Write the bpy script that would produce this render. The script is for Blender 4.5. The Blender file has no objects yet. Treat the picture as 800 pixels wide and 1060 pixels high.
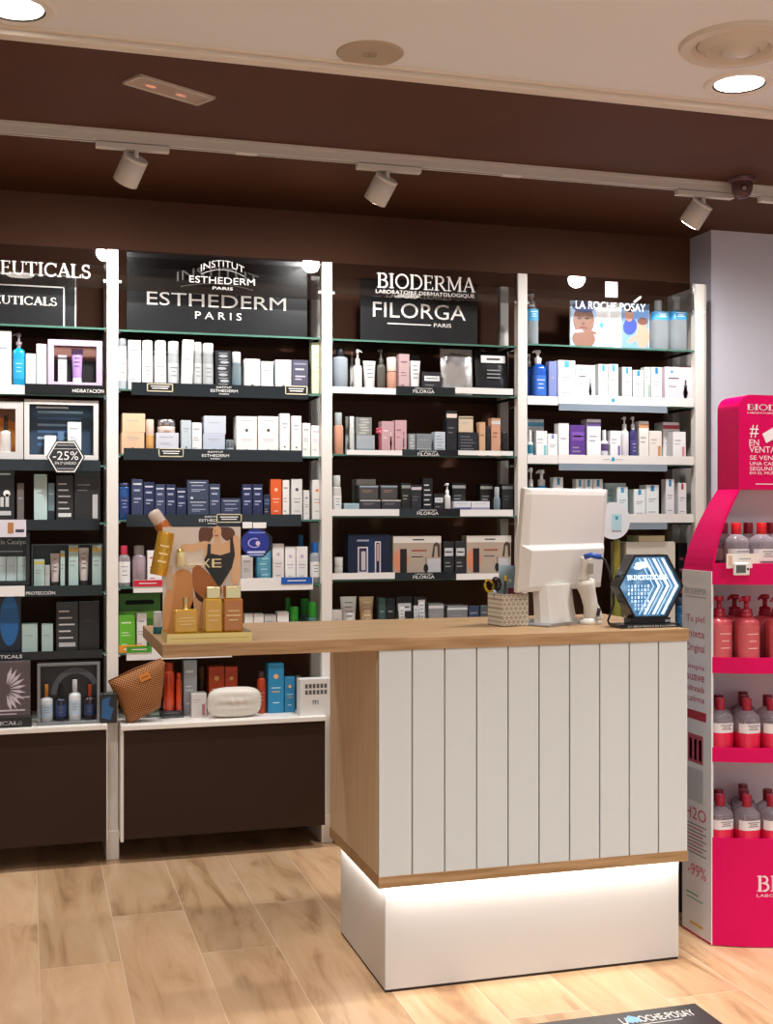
import bpy, math, random
from mathutils import Vector, Matrix

random.seed(7)
PI = math.pi
SC = bpy.context.scene
COL = SC.collection

# ------------------------------------------------------------------ camera
FPX, CH, YAW = 1268.0, 1.42, math.radians(16.4)
SN, CS = math.sin(YAW), math.cos(YAW)
cam_d = bpy.data.cameras.new('camera')
cam_d.sensor_fit = 'VERTICAL'
cam_d.sensor_height = 24.0
cam_d.lens = FPX * 24.0 / 1060.0
cam_d.clip_start = 0.05
cam = bpy.data.objects.new('camera', cam_d)
cam.location = (0, 0, CH)
cam.rotation_euler = (PI / 2, 0, -YAW)
COL.objects.link(cam)
SC.camera = cam

# ------------------------------------------------------------------ world, exposure, lights
SC.view_settings.view_transform = 'Standard'
SC.view_settings.look = 'None'
SC.view_settings.gamma = 1.0
SC.view_settings.exposure = 0.0
SC.view_settings.use_curve_mapping = False
wd = bpy.data.worlds.new('shop_daylight')
wd.use_nodes = True
wb = wd.node_tree.nodes['Background']
wb.inputs[0].default_value = (0.90, 0.95, 1.0, 1)
wb.inputs[1].default_value = 0.85
SC.world = wd


def light(kind, name, loc, energy, color=(1, 1, 1), aim=None, **kw):
    d = bpy.data.lights.new(name, kind)
    d.energy = energy
    d.color = color
    for k, v in kw.items():
        setattr(d, k, v)
    o = bpy.data.objects.new(name, d)
    o.location = loc
    if aim is not None:
        o.rotation_euler = (Vector(aim) - Vector(loc)).to_track_quat('-Z', 'Y').to_euler()
    COL.objects.link(o)
    return o


DOWN = (1.0, 0.99, 0.975)
# round downlights of the white ceiling (rows parallel to the shelves)
for (x, y, e) in ((-0.03, 3.42, 36), (2.153, 3.385, 78), (-0.9, 1.9, 22), (0.6, 1.9, 50), (2.1, 1.9, 75),
                  (3.4, 2.6, 45), (-0.9, 0.4, 35), (0.6, 0.3, 80), (2.1, 0.4, 85), (3.5, 0.8, 40)):
    light('SPOT', 'downlight_beam', (x, y, 2.74), e * 1.6, DOWN, (x, y, 0), spot_size=math.radians(125),
          spot_blend=0.9, shadow_soft_size=0.07)


# ------------------------------------------------------------------ photo frame -> place
def X(px, Y):
    u = (px - 400) / FPX
    return Y * (SN + CS * u) / (CS - SN * u)


def Z(px, py, Y):
    u = (px - 400) / FPX
    return CH - (py - 530) / FPX * Y / (CS - SN * u)


def on_z(px, py, z):
    u = (px - 400) / FPX
    D = (CH - z) * FPX / (py - 530)
    return (D * (SN + CS * u), D * (CS - SN * u))


# ------------------------------------------------------------------ materials
def lin(h):
    h = h.lstrip('#')
    v = [int(h[i:i + 2], 16) / 255 for i in (0, 2, 4)]
    return tuple((c / 12.92 if c <= 0.04045 else ((c + 0.055) / 1.055) ** 2.4) for c in v) + (1,)


_mc = {}


def M(h, rough=0.45, metal=0.0, emit=0.0, trans=0.0, coat=0.0, spec=0.5):
    k = (h, rough, metal, emit, trans, coat, spec)
    if k in _mc:
        return _mc[k]
    m = bpy.data.materials.new('finish_' + h.strip('#'))
    m.use_nodes = True
    nt = m.node_tree
    b = nt.nodes['Principled BSDF']
    c = lin(h)
    b.inputs['Base Color'].default_value = c
    b.inputs['Roughness'].default_value = rough
    b.inputs['Metallic'].default_value = metal
    b.inputs['Specular IOR Level'].default_value = spec
    b.inputs['Transmission Weight'].default_value = trans
    b.inputs['Coat Weight'].default_value = coat
    if emit:
        b.inputs['Emission Color'].default_value = c
        b.inputs['Emission Strength'].default_value = emit
    elif not trans:
        n = nt.nodes.new('ShaderNodeTexNoise')
        n.inputs['Scale'].default_value = 140
        mr = nt.nodes.new('ShaderNodeMapRange')
        mr.inputs['To Min'].default_value = max(rough - 0.05, 0.02)
        mr.inputs['To Max'].default_value = rough + 0.06
        nt.links.new(n.outputs[0], mr.inputs[0])
        nt.links.new(mr.outputs[0], b.inputs['Roughness'])
    _mc[k] = m
    return m


def clear_mat(name, tint, refl=0.1, rough=0.02):
    """thin clear sheet: see-through with a mirror-like sheen"""
    m = bpy.data.materials.new(name)
    m.use_nodes = True
    nt = m.node_tree
    nt.nodes.remove(nt.nodes['Principled BSDF'])
    out = nt.nodes['Material Output']
    t = nt.nodes.new('ShaderNodeBsdfTransparent')
    t.inputs[0].default_value = lin(tint)
    g = nt.nodes.new('ShaderNodeBsdfGlossy')
    g.inputs['Roughness'].default_value = rough
    mx = nt.nodes.new('ShaderNodeMixShader')
    lw = nt.nodes.new('ShaderNodeFresnel')
    lw.inputs[0].default_value = 1.5
    ad = nt.nodes.new('ShaderNodeMath')
    ad.operation = 'ADD'
    ad.inputs[1].default_value = refl
    nt.links.new(lw.outputs[0], ad.inputs[0])
    nt.links.new(ad.outputs[0], mx.inputs[0])
    nt.links.new(t.outputs[0], mx.inputs[1])
    nt.links.new(g.outputs[0], mx.inputs[2])
    nt.links.new(mx.outputs[0], out.inputs[0])
    return m


def milky_mat(name, col, k=0.5, rough=0.12):
    """see-through plastic or glass with a little colour mixed in"""
    m = bpy.data.materials.new(name)
    m.use_nodes = True
    nt = m.node_tree
    b = nt.nodes['Principled BSDF']
    b.inputs['Base Color'].default_value = lin(col)
    b.inputs['Roughness'].default_value = rough
    t = nt.nodes.new('ShaderNodeBsdfTransparent')
    t.inputs[0].default_value = lin('#e9edee')
    mx = nt.nodes.new('ShaderNodeMixShader')
    lw = nt.nodes.new('ShaderNodeLayerWeight')
    lw.inputs[0].default_value = 0.35
    mr = nt.nodes.new('ShaderNodeMapRange')
    mr.inputs['To Min'].default_value = k
    mr.inputs['To Max'].default_value = min(1.0, k + 0.4)
    nt.links.new(lw.outputs['Facing'], mr.inputs[0])
    nt.links.new(mr.outputs[0], mx.inputs[0])
    nt.links.new(t.outputs[0], mx.inputs[1])
    nt.links.new(b.outputs[0], mx.inputs[2])
    nt.links.new(mx.outputs[0], nt.nodes['Material Output'].inputs[0])
    return m


_ml = {}


def milky(col, k):
    if (col, k) not in _ml:
        _ml[(col, k)] = milky_mat('clear_plastic', col, k)
    return _ml[(col, k)]


def noise_mat(name, a, b, scale, rough=0.5, stretch=(1, 1, 1), bump=0.0, detail=4.0, coord='Object'):
    m = bpy.data.materials.new(name)
    m.use_nodes = True
    nt = m.node_tree
    bs = nt.nodes['Principled BSDF']
    tc = nt.nodes.new('ShaderNodeTexCoord')
    mp = nt.nodes.new('ShaderNodeMapping')
    mp.inputs['Scale'].default_value = stretch
    n = nt.nodes.new('ShaderNodeTexNoise')
    n.inputs['Scale'].default_value = scale
    n.inputs['Detail'].default_value = detail
    r = nt.nodes.new('ShaderNodeValToRGB')
    r.color_ramp.elements[0].position = 0.32
    r.color_ramp.elements[0].color = lin(a)
    r.color_ramp.elements[1].position = 0.68
    r.color_ramp.elements[1].color = lin(b)
    nt.links.new(tc.outputs[coord], mp.inputs[0])
    nt.links.new(mp.outputs[0], n.inputs[0])
    nt.links.new(n.outputs[0], r.inputs[0])
    nt.links.new(r.outputs[0], bs.inputs['Base Color'])
    bs.inputs['Roughness'].default_value = rough
    bs.inputs['Specular IOR Level'].default_value = 0.3
    if bump:
        bp = nt.nodes.new('ShaderNodeBump')
        bp.inputs['Strength'].default_value = bump
        bp.inputs['Distance'].default_value = 0.002
        nt.links.new(n.outputs[0], bp.inputs['Height'])
        nt.links.new(bp.outputs[0], bs.inputs['Normal'])
    return m


def floor_mat():
    m = bpy.data.materials.new('oak_look_tile')
    m.use_nodes = True
    nt = m.node_tree
    N, L = nt.nodes.new, nt.links.new
    bs = nt.nodes['Principled BSDF']
    tc = N('ShaderNodeTexCoord')
    mp = N('ShaderNodeMapping')
    mp.inputs['Rotation'].default_value = (0, 0, PI / 2)
    mp.inputs['Location'].default_value = (0.35, 0.21, 0)
    L(tc.outputs['Object'], mp.inputs[0])
    br = N('ShaderNodeTexBrick')
    br.offset = 0.37
    br.inputs['Scale'].default_value = 1.0
    br.inputs['Brick Width'].default_value = 1.2
    br.inputs['Row Height'].default_value = 0.25
    br.inputs['Mortar Size'].default_value = 0.0014
    br.inputs['Mortar Smooth'].default_value = 0.2
    br.inputs['Color1'].default_value = (0, 0, 0, 1)
    br.inputs['Color2'].default_value = (1, 1, 1, 1)
    br.inputs['Mortar'].default_value = (0.5, 0.5, 0.5, 1)
    L(mp.outputs[0], br.inputs[0])
    # grain along the planks, shifted from plank to plank
    mul = N('ShaderNodeVectorMath')
    mul.operation = 'SCALE'
    mul.inputs['Scale'].default_value = 9.0
    L(br.outputs['Color'], mul.inputs[0])
    add = N('ShaderNodeVectorMath')
    L(tc.outputs['Object'], add.inputs[0])
    L(mul.outputs[0], add.inputs[1])
    m2 = N('ShaderNodeMapping')
    m2.inputs['Scale'].default_value = (9, 1.3, 1)
    L(add.outputs[0], m2.inputs[0])
    n1 = N('ShaderNodeTexNoise')
    n1.inputs['Scale'].default_value = 1.0
    n1.inputs['Detail'].default_value = 9
    n1.inputs['Roughness'].default_value = 0.62
    n1.inputs['Distortion'].default_value = 0.9
    L(m2.outputs[0], n1.inputs[0])
    r1 = N('ShaderNodeValToRGB')
    e = r1.color_ramp.elements
    e[0].position, e[0].color = 0.24, lin('#875d3c')
    e[1].position, e[1].color = 0.74, lin('#d9b896')
    q = e.new(0.47)
    q.color = lin('#c6a079')
    L(n1.outputs[0], r1.inputs[0])
    hs = N('ShaderNodeHueSaturation')
    mr = N('ShaderNodeMapRange')
    mr.inputs['To Min'].default_value = 0.86
    mr.inputs['To Max'].default_value = 1.12
    L(br.outputs['Color'], mr.inputs[0])
    L(mr.outputs[0], hs.inputs['Value'])
    L(r1.outputs[0], hs.inputs['Color'])
    # knots
    n2 = N('ShaderNodeTexNoise')
    n2.inputs['Scale'].default_value = 1.0
    n2.inputs['Detail'].default_value = 2
    m3 = N('ShaderNodeMapping')
    m3.inputs['Scale'].default_value = (7, 3, 1)
    L(add.outputs[0], m3.inputs[0])
    L(m3.outputs[0], n2.inputs[0])
    r2 = N('ShaderNodeValToRGB')
    r2.color_ramp.elements[0].position, r2.color_ramp.elements[0].color = 0.24, (0.45, 0.36, 0.28, 1)
    r2.color_ramp.elements[1].position, r2.color_ramp.elements[1].color = 0.36, (1, 1, 1, 1)
    L(n2.outputs[0], r2.inputs[0])
    mx = N('ShaderNodeMix')
    mx.data_type = 'RGBA'
    mx.blend_type = 'MULTIPLY'
    mx.inputs[0].default_value = 0.7
    L(hs.outputs[0], mx.inputs[6])
    L(r2.outputs[0], mx.inputs[7])
    mx2 = N('ShaderNodeMix')
    mx2.data_type = 'RGBA'
    mx2.inputs[7].default_value = lin('#d9c2a6')
    L(br.outputs['Fac'], mx2.inputs[0])
    L(mx.outputs[2], mx2.inputs[6])
    L(mx2.outputs[2], bs.inputs['Base Color'])
    bs.inputs['Roughness'].default_value = 0.36
    bp = N('ShaderNodeBump')
    bp.inputs['Strength'].default_value = 0.15
    bp.inputs['Distance'].default_value = 0.002
    inv = N('ShaderNodeMath')
    inv.operation = 'SUBTRACT'
    inv.inputs[0].default_value = 1.0
    L(br.outputs['Fac'], inv.inputs[1])
    L(inv.outputs[0], bp.inputs['Height'])
    L(bp.outputs[0], bs.inputs['Normal'])
    return m


WHITE = M('#f2efec', 0.4)
BLACK = M('#17181a', 0.3)
INK = M('#2b2b2e', 0.5)
GREY = M('#9a9a9c', 0.5)
CHROME = M('#c9c9cc', 0.2, 1.0)
GOLD = M('#d9b56a', 0.25, 1.0)
POST = M('#ece7e0', 0.4)
GLASS = clear_mat('clear_header_glass', '#d3d3d3', 0.02)
SHELFGLASS = clear_mat('green_edged_shelf_glass', '#c4d6cd', 0.03)
CLEARPL = clear_mat('clear_acrylic', '#e6e9ea', 0.02)
EDGE = M('#4f7a6b', 0.25)
BROWN = noise_mat('brown_wall_paint', '#57331f', '#5c3723', 3, 0.7)
BROWN2 = noise_mat('brown_cabinet_lacquer', '#2e1a0d', '#321e11', 3, 0.6)
OAK = noise_mat('oak_worktop', '#9b7951', '#be9c76', 3.0, 0.42, (1.6, 26, 26), 0.05, 6)
OAKSIDE = noise_mat('pale_oak_side', '#cdb594', '#e0ccb0', 3.0, 0.5, (26, 26, 0.9), 0.05, 6)
LACQ = M('#d6dddf', 0.45)


# ------------------------------------------------------------------ mesh builder
_tc = {}


def text_mesh(s):
    if s in _tc:
        return _tc[s]
    c = bpy.data.curves.new('t', 'FONT')
    c.body = s
    c.resolution_u = 3
    o = bpy.data.objects.new('t', c)
    COL.objects.link(o)
    bpy.context.view_layer.update()
    me = bpy.data.meshes.new_from_object(o.evaluated_get(bpy.context.evaluated_depsgraph_get()))
    vs = [(v.co.x, v.co.y) for v in me.vertices]
    fs = [tuple(p.vertices) for p in me.polygons]
    bpy.data.objects.remove(o)
    bpy.data.curves.remove(c)
    bpy.data.meshes.remove(me)
    x0, x1 = min(v[0] for v in vs), max(v[0] for v in vs)
    y0, y1 = min(v[1] for v in vs), max(v[1] for v in vs)
    vs = [((v[0] - x0) / (x1 - x0), (v[1] - y0) / max(y1 - y0, 1e-6)) for v in vs]
    _tc[s] = (vs, fs)
    return _tc[s]


# serif capitals for the engraved names, drawn as strokes in a unit cell: (width, [strokes]); a stroke is a polyline + thickness
def _arc(cx, cy, rx, ry, a0, a1, n=12):
    return [(cx + rx * math.cos(math.radians(a0 + (a1 - a0) * i / n)), cy + ry * math.sin(math.radians(a0 + (a1 - a0) * i / n)))
            for i in range(n + 1)]


TK, TN = 0.13, 0.05
SER = {
    'I': (0.4, [([(.2, 0), (.2, 1)], TK), ([(.05, .03), (.35, .03)], TN), ([(.05, .97), (.35, .97)], TN)]),
    'B': (0.72, [([(.17, 0), (.17, 1)], TK), ([(.03, .03), (.4, .03)], TN), ([(.03, .97), (.38, .97)], TN), ([(.2, .53), (.4, .53)], TN),
                 (_arc(.38, .75, .2, .22, 90, -90), .1), (_arc(.4, .28, .24, .25, 90, -90), .11)]),
    'O': (0.92, [(_arc(.46, .5, .37, .47, 0, 360, 22), .1)]),
    'D': (0.86, [([(.17, 0), (.17, 1)], TK), ([(.03, .03), (.4, .03)], TN), ([(.03, .97), (.4, .97)], TN), (_arc(.38, .5, .38, .47, 90, -90, 16), .1)]),
    'E': (0.68, [([(.17, 0), (.17, 1)], TK), ([(.03, .03), (.6, .03)], TN), ([(.03, .97), (.57, .97)], TN), ([(.2, .52), (.48, .52)], TN),
                 ([(.6, 0), (.6, .2)], TN), ([(.57, .8), (.57, 1)], TN), ([(.48, .42), (.48, .62)], TN)]),
    'R': (0.8, [([(.17, 0), (.17, 1)], TK), ([(.03, .03), (.32, .03)], TN), ([(.03, .97), (.4, .97)], TN), ([(.2, .48), (.4, .48)], TN),
                (_arc(.38, .725, .22, .245, 90, -90), .1), ([(.38, .48), (.7, .02)], .11), ([(.62, .03), (.8, .03)], TN)]),
    'M': (1.02, [([(.16, 0), (.16, 1)], .07), ([(.17, .98), (.51, .1)], .11), ([(.51, .1), (.85, .98)], .06), ([(.86, 0), (.86, 1)], TK),
                 ([(.03, .03), (.3, .03)], TN), ([(.72, .03), (1, .03)], TN), ([(.03, .97), (.2, .97)], TN), ([(.82, .97), (.99, .97)], TN)]),
    'A': (0.84, [([(.12, .02), (.42, 1)], .06), ([(.42, 1), (.72, .02)], TK), ([(.22, .36), (.62, .36)], TN), ([(.02, .03), (.26, .03)], TN), ([(.58, .03), (.84, .03)], TN)]),
    'U': (0.86, [([(.17, .35), (.17, 1)], TK), ([(.7, .35), (.7, 1)], .06), (_arc(.435, .35, .265, .32, 180, 360), .09), ([(.03, .97), (.31, .97)], TN), ([(.58, .97), (.83, .97)], TN)]),
    'T': (0.74, [([(.37, 0), (.37, 1)], TK), ([(.03, .97), (.71, .97)], TN), ([(.05, .78), (.05, 1)], TN), ([(.69, .78), (.69, 1)], TN), ([(.22, .03), (.52, .03)], TN)]),
    'C': (0.82, [(_arc(.45, .5, .37, .47, 40, 320, 18), .1), ([(.74, .7), (.74, .97)], TN)]),
    'L': (0.68, [([(.17, 0), (.17, 1)], TK), ([(.03, .03), (.62, .03)], TN), ([(.03, .97), (.33, .97)], TN), ([(.62, 0), (.62, .24)], TN)]),
    'S': (0.6, [(_arc(.3, .74, .2, .22, 40, 270, 10) + _arc(.3, .27, .22, .24, 90, -140, 12), .1), ([(.47, .74), (.47, .97)], TN), ([(.08, .03), (.08, .28)], TN)]),
    'K': (0.86, [([(.17, 0), (.17, 1)], TK), ([(.72, .97), (.2, .45)], .06), ([(.32, .58), (.76, .03)], .11), ([(.03, .03), (.31, .03)], TN), ([(.03, .97), (.31, .97)], TN)]),
    'N': (0.92, [([(.17, 0), (.17, 1)], .06), ([(.17, .98), (.76, .02)], .11), ([(.76, 0), (.76, 1)], .06), ([(.03, .03), (.31, .03)], TN), ([(.62, .97), (.9, .97)], TN)]),
}


class MB:
    def __init__(s):
        s.v, s.f, s.mi, s.sm, s.mats = [], [], [], [], []
        s.xf = None

    def m(s, mat):
        if mat not in s.mats:
            s.mats.append(mat)
        return s.mats.index(mat)

    def add(s, vs, fs, mat, smooth=False):
        b = len(s.v)
        if s.xf is not None:
            vs = [tuple(s.xf @ Vector(q)) for q in vs]
        s.v += [tuple(q) for q in vs]
        s.f += [tuple(i + b for i in f) for f in fs]
        k = s.m(mat)
        s.mi += [k] * len(fs)
        s.sm += [smooth] * len(fs)
        return s

    def box(s, x0, x1, y0, y1, z0, z1, mat):
        vs = [(x0, y0, z0), (x1, y0, z0), (x1, y1, z0), (x0, y1, z0), (x0, y0, z1), (x1, y0, z1), (x1, y1, z1), (x0, y1, z1)]
        return s.add(vs, [(0, 3, 2, 1), (4, 5, 6, 7), (0, 1, 5, 4), (1, 2, 6, 5), (2, 3, 7, 6), (3, 0, 4, 7)], mat)

    def rect(s, x0, x1, z0, z1, y, mat):          # a print on a face that looks along -y
        return s.add([(x0, y, z0), (x1, y, z0), (x1, y, z1), (x0, y, z1)], [(0, 1, 2, 3)], mat)

    def poly(s, pts, y0, y1, mat, smooth=False):  # outline in x,z swept from y0 (front) to y1
        n = len(pts)
        vs = [(p[0], y0, p[1]) for p in pts] + [(p[0], y1, p[1]) for p in pts]
        return s.add(vs, [tuple(range(n)), tuple(range(2 * n - 1, n - 1, -1))], mat).add(
            vs, [(i, i + n, (i + 1) % n + n, (i + 1) % n) for i in range(n)], mat, smooth)

    def flat(s, pts, y, mat):
        return s.add([(p[0], y, p[1]) for p in pts], [tuple(range(len(pts)))], mat)

    def disc(s, cx, cz, rx, y, mat, rz=None, n=20):
        rz = rz or rx
        return s.flat([(cx + rx * math.cos(2 * PI * i / n), cz + rz * math.sin(2 * PI * i / n)) for i in range(n)], y, mat)

    def lathe(s, prof, mat, cx=0, cy=0, sx=1, sy=1, n=20, z0=0, power=2.0):
        """profile [(r,z)...] bottom to top; power>2 gives a squarer cross-section"""
        vs, fs = [], []
        for (r, z) in prof:
            for i in range(n):
                a = 2 * PI * i / n
                c, d = math.cos(a), math.sin(a)
                if power != 2.0:
                    k = (abs(c) ** power + abs(d) ** power) ** (-1 / power)
                    c, d = c * k, d * k
                vs.append((cx + r * sx * c, cy + r * sy * d, z0 + z))
        for j in range(len(prof) - 1):
            for i in range(n):
                fs.append((j * n + i, j * n + (i + 1) % n, (j + 1) * n + (i + 1) % n, (j + 1) * n + i))
        s.add(vs, fs, mat, True)
        s.add(vs[:n], [tuple(range(n - 1, -1, -1))], mat)
        s.add(vs[-n:], [tuple(range(n))], mat)
        return s

    def tube(s, pts, r, mat, n=8):
        pts = [Vector(p) for p in pts]
        vs, fs = [], []
        for i, p in enumerate(pts):
            t = (pts[min(i + 1, len(pts) - 1)] - pts[max(i - 1, 0)]).normalized()
            up = Vector((0, 0, 1)) if abs(t.z) < 0.9 else Vector((1, 0, 0))
            a = t.cross(up).normalized()
            b = t.cross(a)
            for k in range(n):
                w = 2 * PI * k / n
                vs.append(tuple(p + a * r * math.cos(w) + b * r * math.sin(w)))
        for j in range(len(pts) - 1):
            for k in range(n):
                fs.append((j * n + k, (j + 1) * n + k, (j + 1) * n + (k + 1) % n, j * n + (k + 1) % n))
        m_ = len(pts) - 1
        fs += [tuple(range(n)), tuple(m_ * n + k for k in range(n - 1, -1, -1))]
        return s.add(vs, fs, mat, True)

    def text(s, t, x0, x1, z0, z1, y, mat, arch=0.0, slope=0.0):
        vs, fs = text_mesh(t)
        out = []
        for (a, b) in vs:
            out.append((x0 + a * (x1 - x0), y, z0 + b * (z1 - z0) + arch * (1 - (2 * a - 1) ** 2) + slope * a))
        return s.add(out, fs, mat)

    def serif(s, t, x0, x1, z0, z1, y, mat, bold=1.0):
        W = sum(SER[c][0] for c in t)
        kx, kz = (x1 - x0) / W, z1 - z0
        cx = 0.0
        for c in t:
            w, st = SER[c]
            for pl, th in st:
                th = th * bold / 2
                for i in range(len(pl) - 1):
                    (ax, az), (bx, bz) = pl[i], pl[i + 1]
                    dx, dz = bx - ax, bz - az
                    l = math.hypot(dx, dz) or 1
                    nx, nz = -dz / l * th, dx / l * th
                    ex, ez = dx / l * th * .3, dz / l * th * .3
                    q = [(ax - nx - ex, az - nz - ez), (bx - nx + ex, bz - nz + ez), (bx + nx + ex, bz + nz + ez), (ax + nx - ex, az + nz - ez)]
                    s.flat([(x0 + (cx + p[0]) * kx, z0 + p[1] * kz) for p in q], y, mat)
            cx += w
        return s

    def build(s, name, parent=None, loc=(0, 0, 0), rot=(0, 0, 0), bevel=0.0, seg=2, sub=0):
        me = bpy.data.meshes.new(name)
        me.from_pydata(s.v, [], s.f)
        for m_ in s.mats:
            me.materials.append(m_)
        me.polygons.foreach_set('material_index', s.mi)
        me.polygons.foreach_set('use_smooth', s.sm)
        me.update()
        o = bpy.data.objects.new(name, me)
        COL.objects.link(o)
        o.location = loc
        o.rotation_euler = rot
        if parent is not None:
            o.parent = parent
        if bevel:
            b = o.modifiers.new('bevel', 'BEVEL')
            b.width = bevel
            b.segments = seg
            b.limit_method = 'ANGLE'
            b.angle_limit = 0.7
        if sub:
            q = o.modifiers.new('sub', 'SUBSURF')
            q.levels = q.render_levels = sub
        return o


def tag(o, label=None, cat=None, group=None, kind=None):
    if label:
        o['label'] = label
    if cat:
        o['category'] = cat
    if group:
        o['group'] = group
    if kind:
        o['kind'] = kind
    return o


def empty(name, loc, label, cat, group=None, rz=0.0):
    o = bpy.data.objects.new(name, None)
    o.empty_display_size = 0.05
    COL.objects.link(o)
    o.location = loc
    o.rotation_euler = (0, 0, rz)
    return tag(o, label, cat, group)


def struct(name, mb, **kw):
    o = mb.build(name, **kw)
    o['kind'] = 'structure'
    return o


# ------------------------------------------------------------------ room shell
CEIL, SOFF, EDGEY = 2.77, 2.80, 3.61
struct('floor', MB().box(-3.2, 5.2, -4, 5.9, -0.1, 0, floor_mat()))
CEILM = noise_mat('white_ceiling_paint', '#e9eff7', '#ecf2fa', 2, 0.7)
struct('ceiling_white', MB().box(-3.2, 5.2, -4, EDGEY, CEIL, 3.0, CEILM))
struct('ceiling_brown', MB().box(-3.2, 5.2, EDGEY, 5.9, SOFF, 3.0, BROWN))
struct('trim_1', MB().box(-3.2, 5.2, EDGEY - 0.045, EDGEY + 0.004, CEIL - 0.022, SOFF, M('#e6dfd6', 0.5)).box(
    -3.2, 5.2, EDGEY - 0.065, EDGEY - 0.045, CEIL - 0.008, CEIL + 0.01, M('#e6dfd6', 0.5)), bevel=0.006)
struct('wall_back', MB().box(-3.2, 3.24, 5.5, 5.9, 0, SOFF, BROWN))
BLUELIT = noise_mat('white_wall_bluish_lit', '#dedeeb', '#e2e2ee', 2, 0.6)  # white wall; the bluish light falling on it is put into its colour
struct('wall_right', MB().box(3.215, 5.2, 5.30, 5.9, 0, SOFF, BLUELIT).box(5.0, 5.2, -4, 5.3, 0, SOFF, BLUELIT))
struct('wall_left', MB().box(-3.2, -3.0, -4, 5.5, 0, SOFF, M('#cfc6ba', 0.6)))
struct('baseboard_back', MB().box(-3.0, 3.215, 5.47, 5.5, 0, 0.09, M('#4a352c', 0.5)), bevel=0.004)


# ------------------------------------------------------------------ ceiling fittings
def ring(mb, r0, r1, z0, z1, mat, n=48):
    vs = []
    for i in range(n):
        a = 2 * PI * i / n
        vs += [(r0 * math.cos(a), r0 * math.sin(a), z0), (r1 * math.cos(a), r1 * math.sin(a), z1)]
    fs = [(2 * i, 2 * i + 1, (2 * i + 3) % (2 * n), (2 * i + 2) % (2 * n)) for i in range(n)]
    mb.add(vs, fs, mat, True)


RIM = M('#e9e5df', 0.35)
for (px, py, lab) in ((15, 8, 'round recessed downlight at the upper left corner of the white ceiling'),
                      (765, 86, 'round recessed downlight beside the large round air vent')):
    x, y = on_z(px, py, CEIL)
    t = empty('ceiling_downlight', (x, y, CEIL), lab, 'ceiling light', 'round downlights in the white ceiling')
    r = MB()
    ring(r, 0.112, 0.104, 0, -0.008, RIM)
    ring(r, 0.104, 0.082, -0.008, -0.006, RIM)
    ring(r, 0.082, 0.074, -0.006, 0.0, M('#3a3633', 0.4))
    r.build('trim_ring', t)
    MB().lathe([(0.0745, -0.003), (0.0745, -0.001)], M('#fff6e8', 0.5, emit=9.0), n=40).build('lamp_lens', t)

x, y = on_z(765, 45, CEIL)
t = empty('air_vent', (x, y, CEIL), 'large round ringed white air vent in the ceiling above the downlight', 'air vent')
mb = MB()
VM = M('#d6cfc5', 0.45)
ring(mb, 0.172, 0.165, 0, -0.012, VM)
ring(mb, 0.165, 0.135, -0.012, -0.014, VM)
ring(mb, 0.135, 0.12, -0.014, 0.0, VM)
mb.build('outer_ring', t)
for (a, b, z) in ((0.118, 0.092, -0.022), (0.086, 0.06, -0.026)):
    mb = MB()
    ring(mb, a, b, -0.002, z, VM)
    ring(mb, b, b - 0.012, z, z + 0.016, VM)
    mb.build('diffuser_ring', t)
MB().lathe([(0.012, -0.03), (0.05, -0.026), (0.056, -0.004)], VM, n=40).build('centre_disc', t)
mb = MB()
ring(mb, 0.12, 0.0, -0.001, -0.001, M('#4a4642', 0.6))
mb.build('dark_throat', t)

x, y = on_z(383, 55, CEIL)
t = empty('ceiling_speaker', (x, y, CEIL), 'flat round beige speaker grille in the white ceiling', 'speaker')
MB().lathe([(0.094, -0.005), (0.1, 0)], M('#b6a894', 0.6), n=48).build('grille', t)
mb = MB()
ring(mb, 0.022, 0.016, -0.0055, -0.0062, M('#a3957f', 0.6))
mb.lathe([(0.006, -0.0065), (0.006, -0.005)], M('#a3957f', 0.6), n=12)
mb.build('centre_badge', t)

# recessed emergency luminaire in the brown ceiling
cs = [on_z(*p, SOFF) for p in ((125, 84), (203, 107), (224, 100), (147, 77))]
cx, cy = sum(c[0] for c in cs) / 4, sum(c[1] for c in cs) / 4
ang = math.atan2(cs[1][1] - cs[0][1], cs[1][0] - cs[0][0])
LL = math.hypot(cs[1][0] - cs[0][0], cs[1][1] - cs[0][1]) / 2
WW = math.hypot(cs[3][0] - cs[0][0], cs[3][1] - cs[0][1]) / 2
t = empty('emergency_light', (cx, cy, SOFF), 'slim rectangular emergency light set in the brown ceiling', 'ceiling light', rz=ang)
fm = M('#d8cfc6', 0.4)
mb = MB().box(-LL, LL, -WW, -WW + 0.008, -0.008, 0, fm).box(-LL, LL, WW - 0.008, WW, -0.008, 0, fm).box(
    -LL, -LL + 0.008, -WW, WW, -0.008, 0, fm).box(LL - 0.008, LL, -WW, WW, -0.008, 0, fm)
mb.build('frame', t)
MB().box(-LL + 0.008, LL - 0.008, -WW + 0.008, WW - 0.008, -0.005, 0, M('#b8a090', 0.35)).build('diffuser', t)
for k in (-0.45, 0.35):
    MB().lathe([(0.010, -0.0056), (0.010, -0.0045)], M('#e39a78', 0.4, emit=0.55), sx=2, n=16).build('glowing_lamp', t, loc=(k * LL, 0.01, 0))

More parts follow.
